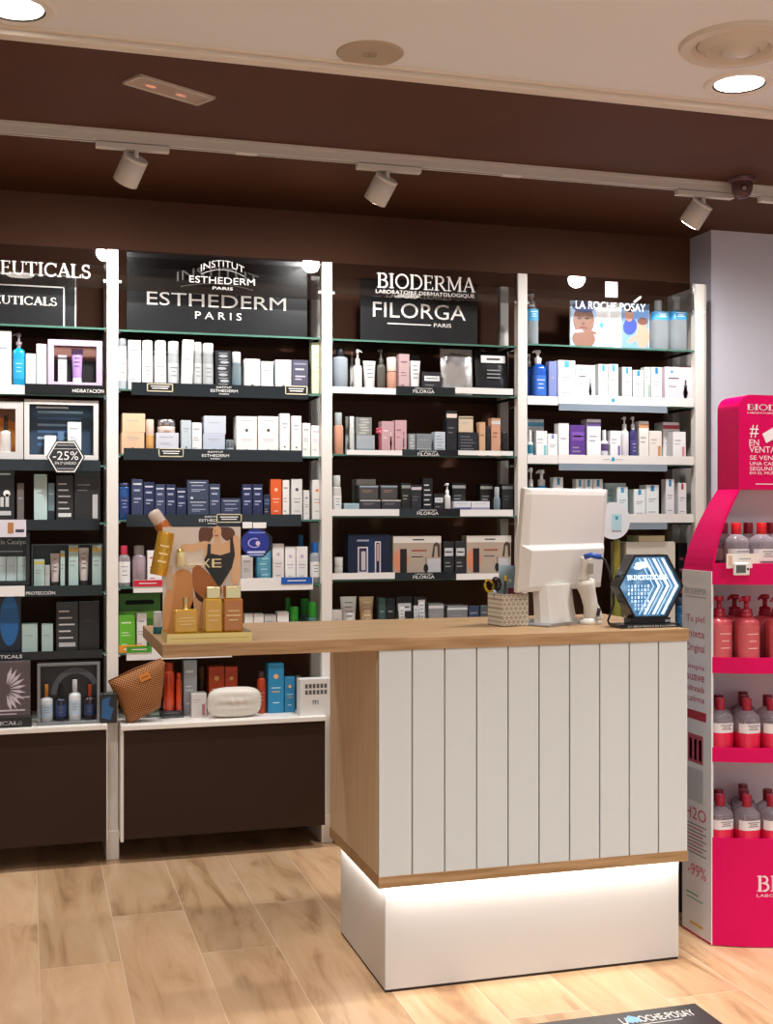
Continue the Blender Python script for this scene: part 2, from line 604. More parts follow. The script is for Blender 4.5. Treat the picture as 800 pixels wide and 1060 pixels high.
# track with spot heads
TY = 4.535
TRK = M('#e2ded9', 0.4)
t = empty('lighting_track', (1.2, TY, SOFF), 'long white lighting track running across the brown ceiling', 'lighting track')
mb = MB().box(-4.0, 3.6, -0.018, 0.018, -0.042, 0, TRK).box(-4.0, 3.6, -0.022, -0.018, -0.012, 0, TRK).box(
    -4.0, 3.6, -0.006, 0.006, -0.0425, -0.042, M('#8b8681', 0.5))
mb.build('rail', t, bevel=0.002)
for px in (255, 530):
    MB().box(-0.04, 0.04, -0.0195, 0.0195, -0.0435, 0, TRK).build('joint_cover', t, loc=(X(px, TY) - 1.2, 0, 0))
AIM = []
for i, (a0, a1, hx, lab) in enumerate(((99, 175, 141, 'white cylinder spotlight at the left end of the ceiling track'),
                                       (369, 435, 401, 'white cylinder spotlight in the middle of the ceiling track'),
                                       (700, 758, 728, 'white cylinder spotlight on the track near the dome camera'))):
    xa, xb, xh = X(a0, TY), X(a1, TY), X(hx, TY)
    t = empty('track_spotlight', (xh, TY, SOFF - 0.043), lab, 'spotlight', 'cylinder spotlights on the ceiling track')
    MB().box(xa - xh, xb - xh, -0.017, 0.017, -0.022, 0, TRK).box(xa - xh, xb - xh, -0.0175, 0.0175, -0.004, 0, GREY).build('adaptor', t, bevel=0.002)
    MB().tube([(0, 0, -0.02), (0, 0, -0.05)], 0.009, TRK).build('swivel', t)
    d = Vector((-0.42, 0.62, -0.95)).normalized()
    q = d.to_track_quat('-Z', 'Y').to_euler()
    hd = MB().lathe([(0.03, -0.004), (0.042, 0.0), (0.045, 0.004)][::-1] if False else [(0.045, -0.105), (0.0465, -0.103), (0.0465, -0.016), (0.044, -0.015), (0.044, -0.011), (0.0465, -0.010), (0.0465, -0.002), (0.043, 0.0)], TRK, n=36)
    h = hd.build('head', t, loc=(0, 0, -0.045), rot=q)
    MB().lathe([(0.038, -0.1065), (0.038, -0.1055)], M('#fff6e8', 0.4, emit=40.0), n=28).build('lamp_lens', h)
    AIM.append((Vector((xh, TY, SOFF - 0.088)) + d * 0.115, d))
xa = X(786, TY)
t = empty('track_adaptor', (xa + 0.12, TY, SOFF - 0.043), 'white track adaptor right of the dome camera, cut by the edge', 'track adaptor')
MB().box(-0.12, 0.12, -0.017, 0.017, -0.022, 0, TRK).build('adaptor_body', t, bevel=0.002)
MB().box(-0.01, 0.01, -0.0185, -0.017, -0.018, -0.006, GREY).build('latch', t)
for p, d, pw_ in [(a, b_, 70) for a, b_ in AIM] + [(Vector((-0.9, TY + 0.05, 2.6)), Vector((-0.2, 0.34, -1)), 70), (Vector((3.7, TY - .2, 2.6)), Vector((-0.5, 0.2, -1)), 14)]:
    light('SPOT', 'track_beam', p, pw_, (1.0, 0.985, 0.97), p + d.lerp(Vector((0.05, 0.55, -1)), 0.7), spot_size=math.radians(150), spot_blend=1.0,
          shadow_soft_size=0.04)

# dome camera
x, y = on_z(768, 184, SOFF)
t = empty('dome_camera', (x, y, SOFF), 'small bronze purple dome security camera under the brown ceiling', 'security camera')
DC = M('#6a4d52', 0.25, 0.5)
MB().lathe([(0.046, -0.022), (0.052, -0.016), (0.052, 0)], DC, n=32).build('mounting_ring', t)
MB().lathe([(0.004, -0.088), (0.02, -0.084), (0.034, -0.072), (0.042, -0.052), (0.044, -0.03), (0.044, -0.02)], DC, n=32).build('dome', t)
lp = MB().lathe([(0.0165, 0), (0.0165, 0.01), (0.012, 0.012)], M('#2c2226', 0.2), n=24)
lp.lathe([(0.008, 0.0122), (0.008, 0.013)], M('#8a6f78', 0.15, 0.6), n=16)
lp.build('lens', t, loc=(-0.012, -0.031, -0.05), rot=(math.radians(112), 0, math.radians(-20)))

# ------------------------------------------------------------------ wall shelving
YF = 5.12          # front of the posts
YB = 5.34          # rear uprights
BX = [X(p, YF) for p in (-90, 116.5, 338.5, 541, 724.5)]
TOPZ = Z(116.5, 258, YF)
BAYN = ['leftmost bay', 'second bay', 'third bay', 'right bay']
ROWN = ['glass shelf under the sign', 'first shelf', 'second shelf', 'third shelf', 'fourth shelf', 'fifth shelf', 'bottom shelf']
PL = ['between the leftmost and second bays', 'between the second and third bays', 'between the third and right bays',
      'at the right end of the shelving']
for i in range(1, 5):
    t = empty('shelf_upright', (BX[i], YF, 0), 'tall white shelving upright ' + PL[i - 1], 'shelf upright', 'white shelving uprights')
    w = 0.023
    MB().box(-w, w, 0, 0.045, 0.1, TOPZ, POST).build('front_post', t, bevel=0.002)
    MB().box(-0.021, 0.021, YB - YF, YB - YF + 0.04, 0.1, TOPZ - 0.02, M('#cfcbc6', 0.45)).build('rear_post', t, bevel=0.002)
    MB().box(-0.026, 0.026, -0.006, 0.3, 0, 0.118, POST).build('foot', t, bevel=0.003)
    for zz in (TOPZ - 0.13, ):
        MB().box(-0.036, 0.036, 0.008, 0.02, zz - 0.006, zz + 0.006, CHROME).build('glass_clip', t)
    if i == 4:
        MB().box(w, w + 0.016, 0.01, 0.35, 0.1, TOPZ, M('#cbc5bf', 0.45)).build('side_panel', t)

# glass top of every shelf: (px, py of its top edge at the front)
SH = {
    0: [(60, 337), (60, 408), (60, 481), (60, 541), (60, 613), (60, 677), (60, 752)],
    1: [(230, 345), (230, 405), (230, 471), (230, 538), (230, 606), (140, 676), (230, 746)],
    2: [(440, 354), (440, 407.5), (440, 471), (440, 534), (440, 599), (440, 655)],
    3: [(640, 359), (640, 419), (640, 480), (640, 540), (640, 655)],
}
SZ = {}
ORD = ['', 'first', 'second', 'third', 'fourth', 'fifth']
for b in range(4):
    x0, x1 = BX[b] + 0.024, BX[b + 1] - 0.024
    for r, (px, py) in enumerate(SH[b]):
        z = Z(px, py, YF)
        SZ[(b, r)] = z
        if r == 6:
            continue
        mb = MB().box(x0, x1, YF + 0.012, 5.465, z - 0.008, z, SHELFGLASS).box(x0, x1, YF + 0.0105, YF + 0.012, z - 0.008, z, EDGE)
        t = mb.build('glass_shelf')
        tag(t, 'glass shelf of the %s, %s' % (BAYN[b], 'directly under the sign' if r == 0 else ORD[r] + ' below the sign shelf'),
            'shelf', 'glass shelves of the ' + BAYN[b])
        for e in (x0 + 0.004, x1 - 0.004):
            MB().box(- 0.004, 0.004, 0.02, 0.3, 0, 0.006, CHROME).build('shelf_bracket', t, loc=(e, YF, z - 0.0145))

YBASE = 5.03
for (b, zr) in ((0, 6), (1, 6), (2, 6), (3, 6)):
    z = Z(SH[b][6][0], SH[b][6][1], YBASE) if len(SH[b]) > 6 else SZ[(1, 6)]
    x0, x1 = BX[b] + 0.026, BX[b + 1] - 0.026
    if b == 2:
        x1 = x1
    SZ[(b, 6)] = z
    t = empty('base_cabinet', ((x0 + x1) / 2, YBASE, 0), 'dark brown base cabinet with a white top under the ' + BAYN[b], 'cabinet', 'brown base cabinets under the shelving')
    hw = (x1 - x0) / 2
    MB().box(-hw, hw, -0.012, 0.435, z - 0.02, z, POST).build('top_board', t, bevel=0.002)
    MB().box(-hw + 0.012, hw - 0.004, 0.0, 0.02, 0.1, z - 0.02, BROWN2).build('front_panel', t, bevel=0.001)
    MB().box(-hw, -hw + 0.012, 0.002, 0.33, 0.09, z - 0.02, POST).box(hw - 0.004, hw, 0.002, 0.33, 0.1, z - 0.02, POST).build('side_panel', t)

# header glass and sign boards
HB = [((60, 255), (60, 296)), ((230, 264), (230, 305)), ((440, 277), (440, 309)), ((640, 288), (640, 319))]
WL = M('#f7f5f0', 0.5)
for b in range(4):
    z1, z0 = Z(HB[b][0][0], HB[b][0][1], YF), Z(HB[b][1][0], HB[b][1][1], YF)
    x0, x1 = BX[b] + 0.026, BX[b + 1] - 0.026
    cxx = (x0 + x1) / 2
    t = empty('header_glass', (cxx, YF + 0.008, z0),
              'clear glass header pane above the ' + ['leftmost bay with white serif capitals', 'second bay with a small arched white logo',
                                                      'third bay with large thin serif capitals', 'right bay with plain white capitals'][b], 'glass sign',
              'clear header panes over the bays')
    t.rotation_euler = (math.radians(-1.3), 0, 0)
    MB().box(x0 - cxx, x1 - cxx, 0, 0.006, 0, z1 - z0, GLASS).build('glass_pane', t)
    L_ = MB()
    L_.xf = Matrix.Translation((-cxx, -YF - 0.008, -z0))
    yy = YF + 0.0065
    g = lambda px: X(px, yy)
    h = lambda px, py: Z(px, py, yy)
    if b == 0:
        L_.serif('SKINCEUTICALS', g(-62), g(94), h(50, 286), h(50, 272), yy, WL, 1.15)
    elif b == 1:
        L_.text('INSTITUT', g(208), g(253), h(230, 282), h(230, 275), yy, WL, arch=0.024)
        L_.text('ESTHEDERM', g(196), g(264), h(230, 294), h(230, 287), yy, WL)
        L_.text('PARIS', g(220), g(241), h(230, 300), h(230, 297), yy, WL)
        L_.tube([(g(208 + 45 * k / 8), yy, h(230, 285 - 6 * (1 - (k / 4 - 1) ** 2))) for k in range(9)], 0.0012, WL, 4)
    elif b == 2:
        L_.serif('BIODERMA', g(390), g(492), h(440, 300), h(440, 285), yy, WL, 1.1)
        L_.text('LABORATOIRE DERMATOLOGIQUE', g(389), g(491), h(440, 306.5), h(440, 302), yy, WL)
    else:
        L_.text('LA ROCHE-POSAY', g(596), g(668), h(632, 321), h(632, 313), yy, WL)
    o = L_.build('lettering', t)

BB = M('#1d1f22', 0.25)
# boards
yb = 5.2


def board(b, px0, px1, pt, lab, cat='sign', yb=yb, mat=BB, th=0.012, name='sign_board'):
    z0 = SZ[(b, 0)]
    pc = (px0 + px1) / 2
    z1 = Z(pc, pt, yb)
    x0, x1 = X(px0, yb), X(px1, yb)
    c = (x0 + x1) / 2
    t = empty(name, (c, yb, z0), lab, cat)
    MB().box(x0 - c, x1 - c, 0, th, 0, z1 - z0, mat).build('panel', t, bevel=0.001)
    L_ = MB()
    L_.xf = Matrix.Translation((-c, -yb, -z0))
    return t, L_, yb - 0.0012, x0, x1, z0, z1


t, L_, yy, x0, x1, z0, z1 = board(1, 131, 318, 266, 'large black sign board with an arched white logo above the second bay')
g = lambda px: X(px, yy)
h = lambda px, py: Z(px, py, yy)
L_.text('INSTITUT', g(183), g(268), h(230, 294), h(230, 284), yy, WL, arch=0.03)
L_.tube([(g(187 + 75 * k / 10), yy, h(230, 299 - 5 * (1 - (k / 5 - 1) ** 2))) for k in range(11)], 0.0018, WL, 4)
L_.text('ESTHEDERM', g(152), g(296), h(225, 318.5), h(225, 305), yy, WL)
L_.text('P A R I S', g(202), g(250), h(230, 331), h(230, 323.5), yy, WL)
L_.build('lettering', t)

t, L_, yy, x0, x1, z0, z1 = board(2, 373, 494, 291, 'black sign board with bold white capitals above the third bay')
L_.text('LABORATOIRES', g(400), g(467), h(435, 309.5), h(435, 304), yy, WL)
L_.text('FILORGA', g(386), g(482), h(435, 330), h(435, 314.5), yy, WL)
L_.box(g(401), g(446), yy - .0005, yy, h(425, 336.3), h(425, 335.2), WL)
L_.text('PARIS', g(449), g(467), h(458, 339), h(458, 335), yy, WL)
L_.build('lettering', t)

t, L_, yy, x0, x1, z0, z1 = board(0, -90, 79, 281, 'rear black sign board with a thin white border above the leftmost bay', yb=5.24)
w = 0.006
L_.box(x0, x1, yy - .0005, yy, z1 - w, z1, WL).box(x1 - w, x1, yy - .0005, yy, z0, z1, WL)
L_.build('border_line', t)
t, L_, yy, x0, x1, z0, z1 = board(0, -90, 67, 293, 'front black sign board with white border and serif capitals, leftmost bay', yb=5.18)
L_.box(x0, x1, yy - .0005, yy, z1 - w, z1, WL).box(x1 - w, x1, yy - .0005, yy, z0, z1, WL)
L_.serif('SKINCEUTICALS', g(-50), g(59), h(20, 315), h(20, 306.5), yy, WL, 1.5)
L_.build('lettering', t)

# right bay: three-part picture board
t, L_, yy, x0, x1, z0, z1 = board(3, 590, 672, 313, 'light blue and white picture board with skincare portraits, right bay', 'picture board', 5.2, M('#f4f6f8', 0.4), 0.01, 'picture_board')
hx = lambda a, b_: [(X(p, yy), Z(q * 0 + 632, r, yy)) for p, q, r in [(c_[0], 0, c_[1]) for c_ in zip(a, b_)]]


def blob(cx, cy, rx, ry, mat, yo, rot=0, n=18):
    pts = []
    for i in range(n):
        a = 2 * PI * i / n
        ex, ey = rx * math.cos(a), ry * math.sin(a)
        ex, ey = ex * math.cos(rot) - ey * math.sin(rot), ex * math.sin(rot) + ey * math.cos(rot)
        pts.append((X(cx + ex, yy), Z(632, cy + ey, yy)))
    pts.reverse()
    L_.flat(pts, yy - yo, mat)


SKY = M('#a9c7ea', 0.5)
SK1 = M('#8a5f4c', 0.5)
SK2 = M('#d8a58e', 0.5)
L_.flat([(X(590.5, yy), z0), (X(617, yy), z0), (X(617, yy), z1), (X(590.5, yy), z1)], yy - .0002, SKY)
blob(604, 352, 12, 10, SK1, .0004)
blob(604, 333, 11, 16, SK1, .0006)
blob(604, 319, 12, 6, M('#3c4a86', 0.5), .0008)
blob(599.5, 331, 2.4, .9, INK, .001)
blob(607.5, 331, 2.4, .9, INK, .001)
blob(603.5, 336.5, 1.8, 1.4, M('#6d4334', .5), .001)
blob(603.5, 341, 4.5, 1.5, M('#7a3c3a', .5), .001)
blob(600, 344, 8, 1.6, M('#d7cfd4', 0.5), .0012, -0.15)
blob(610, 344.5, 8, 1.8, SK1, .0013, 0.2)
L_.flat([(X(643.5, yy), z0), (X(671.5, yy), z0), (X(671.5, yy), z1), (X(643.5, yy), z1)], yy - .0002, M('#7fa8e0', 0.5))
blob(652, 337, 7, 9, M('#3b4fb2', 0.5), .0004, 0.3)
blob(651, 325, 4.5, 7, SK2, .0006)
blob(651, 319, 5, 3, M('#33241f', 0.5), .0008)
blob(665, 347, 7, 12, SK2, .0005)
blob(664, 336, 5, 6, SK2, .0007)
blob(665, 331, 5.5, 4, M('#7c5142', 0.5), .0009)
blob(655, 350, 7, 2.6, SK2, .001, -0.6)
L_.box(X(621, yy), X(624, yy), yy - .0006, yy, Z(622, 339, yy), Z(622, 334, yy), M('#2a9ac0', .5))
L_.box(X(625, yy), X(638, yy), yy - .0006, yy, Z(632, 338.2, yy), Z(632, 337.2, yy), GREY)
L_.build('printed_pictures', t)
t = MB().box(X(626, 5.13), X(638.5, 5.13), 0, 0.002, Z(632, 308, 5.13), Z(632, 292, 5.13), WHITE).build('paper_note', loc=(0, 5.128 - 0.004, 0))
tag(t, 'small blank white note stuck high on the right header glass', 'note')
t = MB().box(-0.022, 0.022, -0.008, 0.0, -0.005, 0.005, WHITE).build('pen_clip', loc=(X(660, 5.12), 5.126, Z(660, 310, 5.12)), rot=(0, math.radians(-38), 0), bevel=0.002)
tag(t, 'short white slanted clip at the right end of the header letters', 'clip')

# ------------------------------------------------------------------ price rails
RW = M('#eeebe8', 0.4)
RB = M('#1c2226', 0.15)
OUT = M('#d8cfae', 0.5)


def rail(b, r, px0, px1, py0, py1, mat, lab, y=YF - 0.004, words=(), name='price_rail', cards=()):
    z1, z0 = Z((px0 + px1) / 2, py0, y), Z((px0 + px1) / 2, py1, y)
    x0, x1 = X(px0, y), X(px1, y)
    c = (x0 + x1) / 2
    t = empty(name, (c, y, z0), lab, 'price rail', 'price rails on the shelf edges of the ' + BAYN[b])
    mb = MB().box(x0 - c, x1 - c, 0, 0.004, 0, z1 - z0, mat)
    for (s_, a, b_, u, v) in words:
        mb.text(s_, X(a, y) - c, X(b_, y) - c, Z((a + b_) / 2, v, y) - z0, Z((a + b_) / 2, u, y) - z0, -0.0006, WL)
    mb.build('strip', t)
    for (a, b_, u, v, kind) in cards:
        xa, xb = X(a, y) - c, X(b_, y) - c
        za, zb = Z((a + b_) / 2, v, y) - z0, Z((a + b_) / 2, u, y) - z0
        cb = MB()
        if kind == 'outline':
            cb.box(xa, xb, -0.0025, -0.0005, za, zb, M('#15171a', .3))
            e = 0.004
            for q in ((xa, xb, za, za + e), (xa, xb, zb - e, zb), (xa, xa + e, za, zb), (xb - e, xb, za, zb)):
                cb.box(q[0], q[1], -0.0032, -0.0025, q[2], q[3], OUT)
            cb.rect(xa + .02, xb - .02, za + (zb - za) * .35, za + (zb - za) * .45, -0.0033, WL)
            cb.rect(xa + .015, xb - .015, za + (zb - za) * .6, za + (zb - za) * .7, -0.0033, WL)
        else:
            cb.box(xa, xb, -0.0025, -0.0005, za, zb, M(kind, .4))
            cb.rect(xa + (xb - xa) * .2, xa + (xb - xa) * .8, za + (zb - za) * .42, za + (zb - za) * .58, -0.0026, M('#e9dfe0', .5))
        cb.build('price_card', t)
    return t


LOGO = lambda cx, u: (('INSTITUT', cx - 8, cx + 8, u, u + 2), ('ESTHEDERM', cx - 14, cx + 14, u + 3.2, u + 6), ('PARIS', cx - 5, cx + 5, u + 7.2, u + 8.6))
FLOGO = lambda cx, u: (('LABORATOIRES', cx - 9, cx + 9, u, u + 1.2), ('FILORGA', cx - 11, cx + 11, u + 2, u + 5.4))
rail(1, 1, 136, 319, 398, 411, RB, 'glossy dark rail with logo and two framed cards, first shelf of second bay', words=LOGO(232, 400), cards=((152, 179, 397, 405.5, 'outline'), (295, 318, 399.5, 408.5, 'outline')))
rail(1, 2, 128, 313, 465, 477, RB, 'glossy dark rail with one framed card, second shelf of second bay', words=LOGO(223, 467), cards=((164, 190, 464, 473, 'outline'),))
rail(1, 3, 131, 312, 532.5, 545, RB, 'glossy dark rail half behind the gold perfume display, second bay', words=LOGO(220, 534), cards=((224, 250, 532, 541, 'outline'),))
rail(1, 4, 138, 324, 599, 612, RW, 'white rail with a red and a blue card, fourth shelf of second bay', cards=((138, 168, 600.5, 607, '#c81e3c'), (291, 323, 597.5, 604.5, '#1258b4')))
rail(1, 5, 131, 240, 669, 682, RW, 'white rail with a green card, fifth shelf of second bay', cards=((131, 157, 669, 675.5, '#3f9a22'),))
for r, (ya, yb_, n) in {1: (401, 407.5, 'first'), 2: (466, 471, 'second'), 3: (527, 534, 'third'), 4: (593, 599.5, 'fourth')}.items():
    a, b_ = {1: (410, 471), 2: (416.5, 474), 3: (413.5, 476), 4: (409, 472)}[r]
    l0 = {1: 344, 2: 359, 3: 344, 4: 344}[r]
    rail(2, r, l0, a - .3, ya, yb_, RW, 'white price rail left of the black one, %s shelf of third bay' % n)
    rail(2, r, a, b_, ya - .6, yb_ + .3, RB, 'black logo price rail in the middle, %s shelf of third bay' % n, words=FLOGO((a + b_) / 2 - 2, ya + 0.6))
    rail(2, r, b_ + .3, 531, ya + .6, yb_ + .4, RW, 'white price rail right of the black one, %s shelf of third bay' % n)
LT = M('#31a3c4', .5)
for r, (ya, yb_, n) in {1: (410.5, 419.5, 'first'), 2: (471.5, 480.5, 'second'), 3: (532, 541, 'third')}.items():
    rail(3, r, 546, 577.5, ya - .5, yb_ - .5, RW, 'short white price rail at the left end, %s shelf of right bay' % n)
    t = rail(3, r, 578, 718, ya, yb_, RW, 'long white price rail with a blue emblem, %s shelf of right bay' % n)
    x = X(634, YF)
    z = Z(634, ya + 4, YF)
    cb = MB().poly([(-.008, -.008), (.008, -.008), (.008, .004), (0, .012), (-.008, .004)], -.001, 0, LT)
    cb.box(-.05, -.012, -.0008, 0, -.002, .001, M('#b9bdc2', .5)).box(.012, .05, -.0008, 0, -.002, .001, M('#b9bdc2', .5))
    cb.build('blue_emblem', t, loc=(x - t.location.x, -.0006, z - t.location.z))
    MB().box(X(578, YF) - t.location.x, X(690, YF) - t.location.x, -.001, .0005, -.03, 0, milky('#a9b9c9', .55)).box(
        X(578, YF) - t.location.x, X(690, YF) - t.location.x, -.0015, 0, -.031, -.029, M('#a9b4be', .3)).build('clear_flap', t)  # blue-grey reflection of the clear flap is painted in as body colour
RK = M('#141516', .2)
rail(0, 1, -60, 25.5, 397.5, 407, RW, 'white card rail under the blue spray bottle, leftmost bay')
rail(0, 1, 26, 108, 398, 408, RK, 'black rail lettered in white capitals, first shelf of leftmost bay', words=(('HIDRATACIÓN', 75, 107.5, 402, 406.5),))
rail(0, 2, -60, 104, 476, 487, M('#20262b', .12), 'dark glossy rail behind the hexagonal discount sign, leftmost bay')
rail(0, 3, -60, 103, 538, 549, M('#101315', .1), 'black glossy rail, third shelf of leftmost bay')
rail(0, 4, -60, 25.5, 607, 618, RW, 'white card rail under the mint cartons, leftmost bay')
rail(0, 4, 26, 106, 606, 617, M('#16211d', .2), 'dark green rail lettered in white, fourth shelf of leftmost bay', words=(('PROTECCIÓN', 27, 57, 611.5, 615.5),))
rail(0, 5, -60, 106, 675, 683.5, RK, 'black rail with white serif capitals, fifth shelf of leftmost bay', words=(('SKINCEUTICALS', -30, 23, 678.5, 682),))


# ------------------------------------------------------------------ product builders (local: front at y=0, base at z=0, centred on x)
def prints(mb, w, h, y, style, ink, acc, z=0.0):
    """printing on a carton front, as thin flat ink shapes"""
    R = lambda a, b, c, d, m_: mb.rect(-w / 2 + a * w, -w / 2 + b * w, z + c * h, z + d * h, y - .0004, m_)
    if style == 'plain':
        R(.2, .7, .6, .63, ink)
    elif style == 'txt':
        R(.15, .75, .78, .82, ink)
        R(.15, .6, .52, .545, ink)
        R(.15, .7, .45, .47, ink)
        R(.15, .5, .2, .23, ink)
    elif style == 'dot':
        R(.22, .78, .74, .77, ink)
        R(.3, .7, .66, .68, ink)
        mb.disc(0, z + .22 * h, min(w, h) * .09, y - .0004, M('#4a4642', .5), n=12)
    elif style == 'serum':
        R(.12, .88, .86, .9, acc)
        R(.2, .75, .7, .75, ink)
        R(.2, .85, .5, .54, ink)
        R(.2, .6, .42, .45, ink)
        mb.disc(-w * .28, z + .1 * h, min(w, h) * .07, y - .0004, acc, n=10)
    elif style == 'tab':
        mb.flat([(-w * .14, z + h * .83), (w * .14, z + h * .83), (w * .14, z + h * .985), (-w * .14, z + h * .985)], y - .0004, acc)
        R(.2, .8, .6, .625, ink)
        R(.2, .65, .54, .56, ink)
        R(.2, .8, .25, .27, ink)
    elif style == 'band':
        R(0, 1, .84, .93, acc)
        R(.15, .7, .6, .63, ink)
        R(.15, .6, .5, .53, ink)
    elif style == 'low':
        R(0, 1, .05, .3, acc)
        R(.15, .8, .7, .74, ink)
    elif style == 'side':
        R(.7, .9, .08, .55, acc)
        R(.12, .6, .72, .75, ink)
        R(.12, .5, .62, .64, ink)
    elif style == 'label':
        R(.1, .9, .6, .82, acc)
        R(.2, .8, .69, .73, ink)
        R(.15, .6, .4, .43, GREY)
        R(.15, .7, .3, .33, GREY)
    elif style == 'lines':
        for k in range(5):
            R(.12, .6 + .06 * (k * 7 % 5), .8 - k * .13, .8 - k * .13 + .03, ink)
        R(.12, .88, .12, .2, acc)
    elif style == 'squig':
        for k in range(6):
            mb.disc(w * (.08 * ((k * 5) % 3 - 1)), z + h * (.12 + .15 * k), w * .3, y - .0004, acc, rz=h * .035, n=12)
            R(.2, .8, .18 + .15 * k, .195 + .15 * k, acc)
    elif style == 'badge':
        mb.disc(0, z + .74 * h, w * .16, y - .0004, acc, n=12)
        R(.2, .8, .5, .52, ink)
        R(.25, .75, .42, .44, acc)
        R(.3, .7, .2, .22, ink)
    elif style == 'pic':
        mb.disc(w * .24, z + h * .35, w * .1, y - .0004, acc, rz=h * .22, n=4)
        R(.68, .8, .12, .55, acc)
        R(.71, .77, .55, .68, ink)
        R(.12, .5, .7, .73, ink)
        R(.12, .4, .5, .52, ink)
        mb.disc(-w * .25, z + .88 * h, w * .05, y - .0004, LT, n=8)


def b_carton(w, h, col, st, o):
    d = o.get('d', min(max(w, .04), .09))
    mb = MB().box(-w / 2, w / 2, 0, d, 0, h, M(col, .42))
    me = mb.build(o.get('name', 'carton'), bevel=.0012, seg=1)
    pr = MB()
    prints(pr, w, h, 0, st, M(o.get('ink', '#a4a4ac'), .5), M(o.get('acc', '#2d9fd0'), .5))
    if pr.v:
        # printing belongs to the carton's surface: join into its mesh
        mb2 = MB().box(-w / 2, w / 2, 0, d, 0, h, M(col, .42))
        prints(mb2, w, h, 0, st, M(o.get('ink', '#a4a4ac'), .5), M(o.get('acc', '#2d9fd0'), .5))
        old = me
        me = mb2.build(o.get('name', 'carton'), bevel=.0012, seg=1)
        bpy.data.objects.remove(old)
    return me


def bottle_prof(r, h, neck, sh=.1):
    return [(r * .92, 0), (r, h * .02), (r, h * (1 - sh) - .004), (r * .93, h * (1 - sh * .6)), (neck * 1.3, h * .985), (neck, h)]


def b_bottle(w, h, col, st, o):
    r = w / 2
    ch = o.get('cap', .22) * h
    pw = o.get('pw', 2.0)
    t = bpy.data.objects.new(o.get('name', 'bottle'), None)
    COL.objects.link(t)
    cr = r * o.get('cr', .6)
    bh = h - ch
    body = M(col, .2, coat=.3) if not o.get('clear') else milky(col, o.get('mk', .45))
    MB().lathe(bottle_prof(r, bh, cr * .85, o.get('sh', .12)), body, cy=r, n=20, power=pw).build('body', t)
    MB().lathe([(cr * .97, 0), (cr, .001), (cr, ch * .93), (cr * .9, ch)], M(o.get('cc', '#f0eeee'), .3), cy=r, z0=bh, n=20).build('cap', t)
    if o.get('wrap'):
        wz = bh * o.get('fill', .45)
        MB().lathe([(r * .98, .003), (r * 1.02, .006), (r * 1.02, wz), (r * 1.0, wz + .001)], M(o['wrap'], .3, coat=.3), cy=r, n=20, power=pw).build('red_wrap', t)
    elif o.get('liq'):
        MB().lathe([(r * .88, .002), (r * .93, bh * .03), (r * .93, bh * o.get('fill', .45))], M(o['liq'], .15, coat=.4), cy=r, n=20, power=pw).build('liquid', t)
    if st != 'none':
        lab = M(o.get('lab', '#f1efef'), .5)
        l0, l1 = o.get('lz', (.2, .7))
        n = 10
        vs = []
        for i in range(n + 1):
            a = -PI * .5 + (i / n - .5) * PI * .8
            c, s_ = math.cos(a), math.sin(a)
            if pw != 2.0:
                k = (abs(c) ** pw + abs(s_) ** pw) ** (-1 / pw)
                c, s_ = c * k, s_ * k
            vs += [(r * 1.015 * c, r + r * 1.015 * s_, bh * l0), (r * 1.015 * c, r + r * 1.015 * s_, bh * l1)]
        mb = MB().add(vs, [(2 * i, 2 * i + 2, 2 * i + 3, 2 * i + 1) for i in range(n)], lab, True)
        ink = M(o.get('ink', '#77777c'), .5)
        for k, (ww_) in enumerate((.55, .35, .45)):
            zz = bh * (l1 - (l1 - l0) * (.25 + .2 * k))
            mb.rect(-r * ww_, r * ww_, zz, zz + bh * .018, -r * .03, ink)
        mb.build('label', t)
    return t


def b_pump(w, h, col, st, o):
    o = dict(o)
    ph = h * o.get('ph', .2)
    cc = o.get('cc', '#f0eeee')
    t = b_bottle(w, h - ph, col, st, dict(o, cap=.07, cr=o.get('cr', .5), name=o.get('name', 'pump_bottle')))
    r = w / 2
    pm = M(cc, .3)
    mb = MB().lathe([(r * .5, 0), (r * .5, ph * .25), (r * .2, ph * .3), (r * .2, ph * .7), (r * .38, ph * .72), (r * .38, ph * .98), (r * .3, ph)], pm, cy=r, z0=h - ph, n=14)
    s_ = o.get('dir', -1)
    mb.tube([(0, r, h - ph * .14), (s_ * r * .55, r * .8, h - ph * .12), (s_ * r * .9, r * .6, h - ph * .26)], r * .13, pm, 6)
    mb.build('pump', t)
    return t


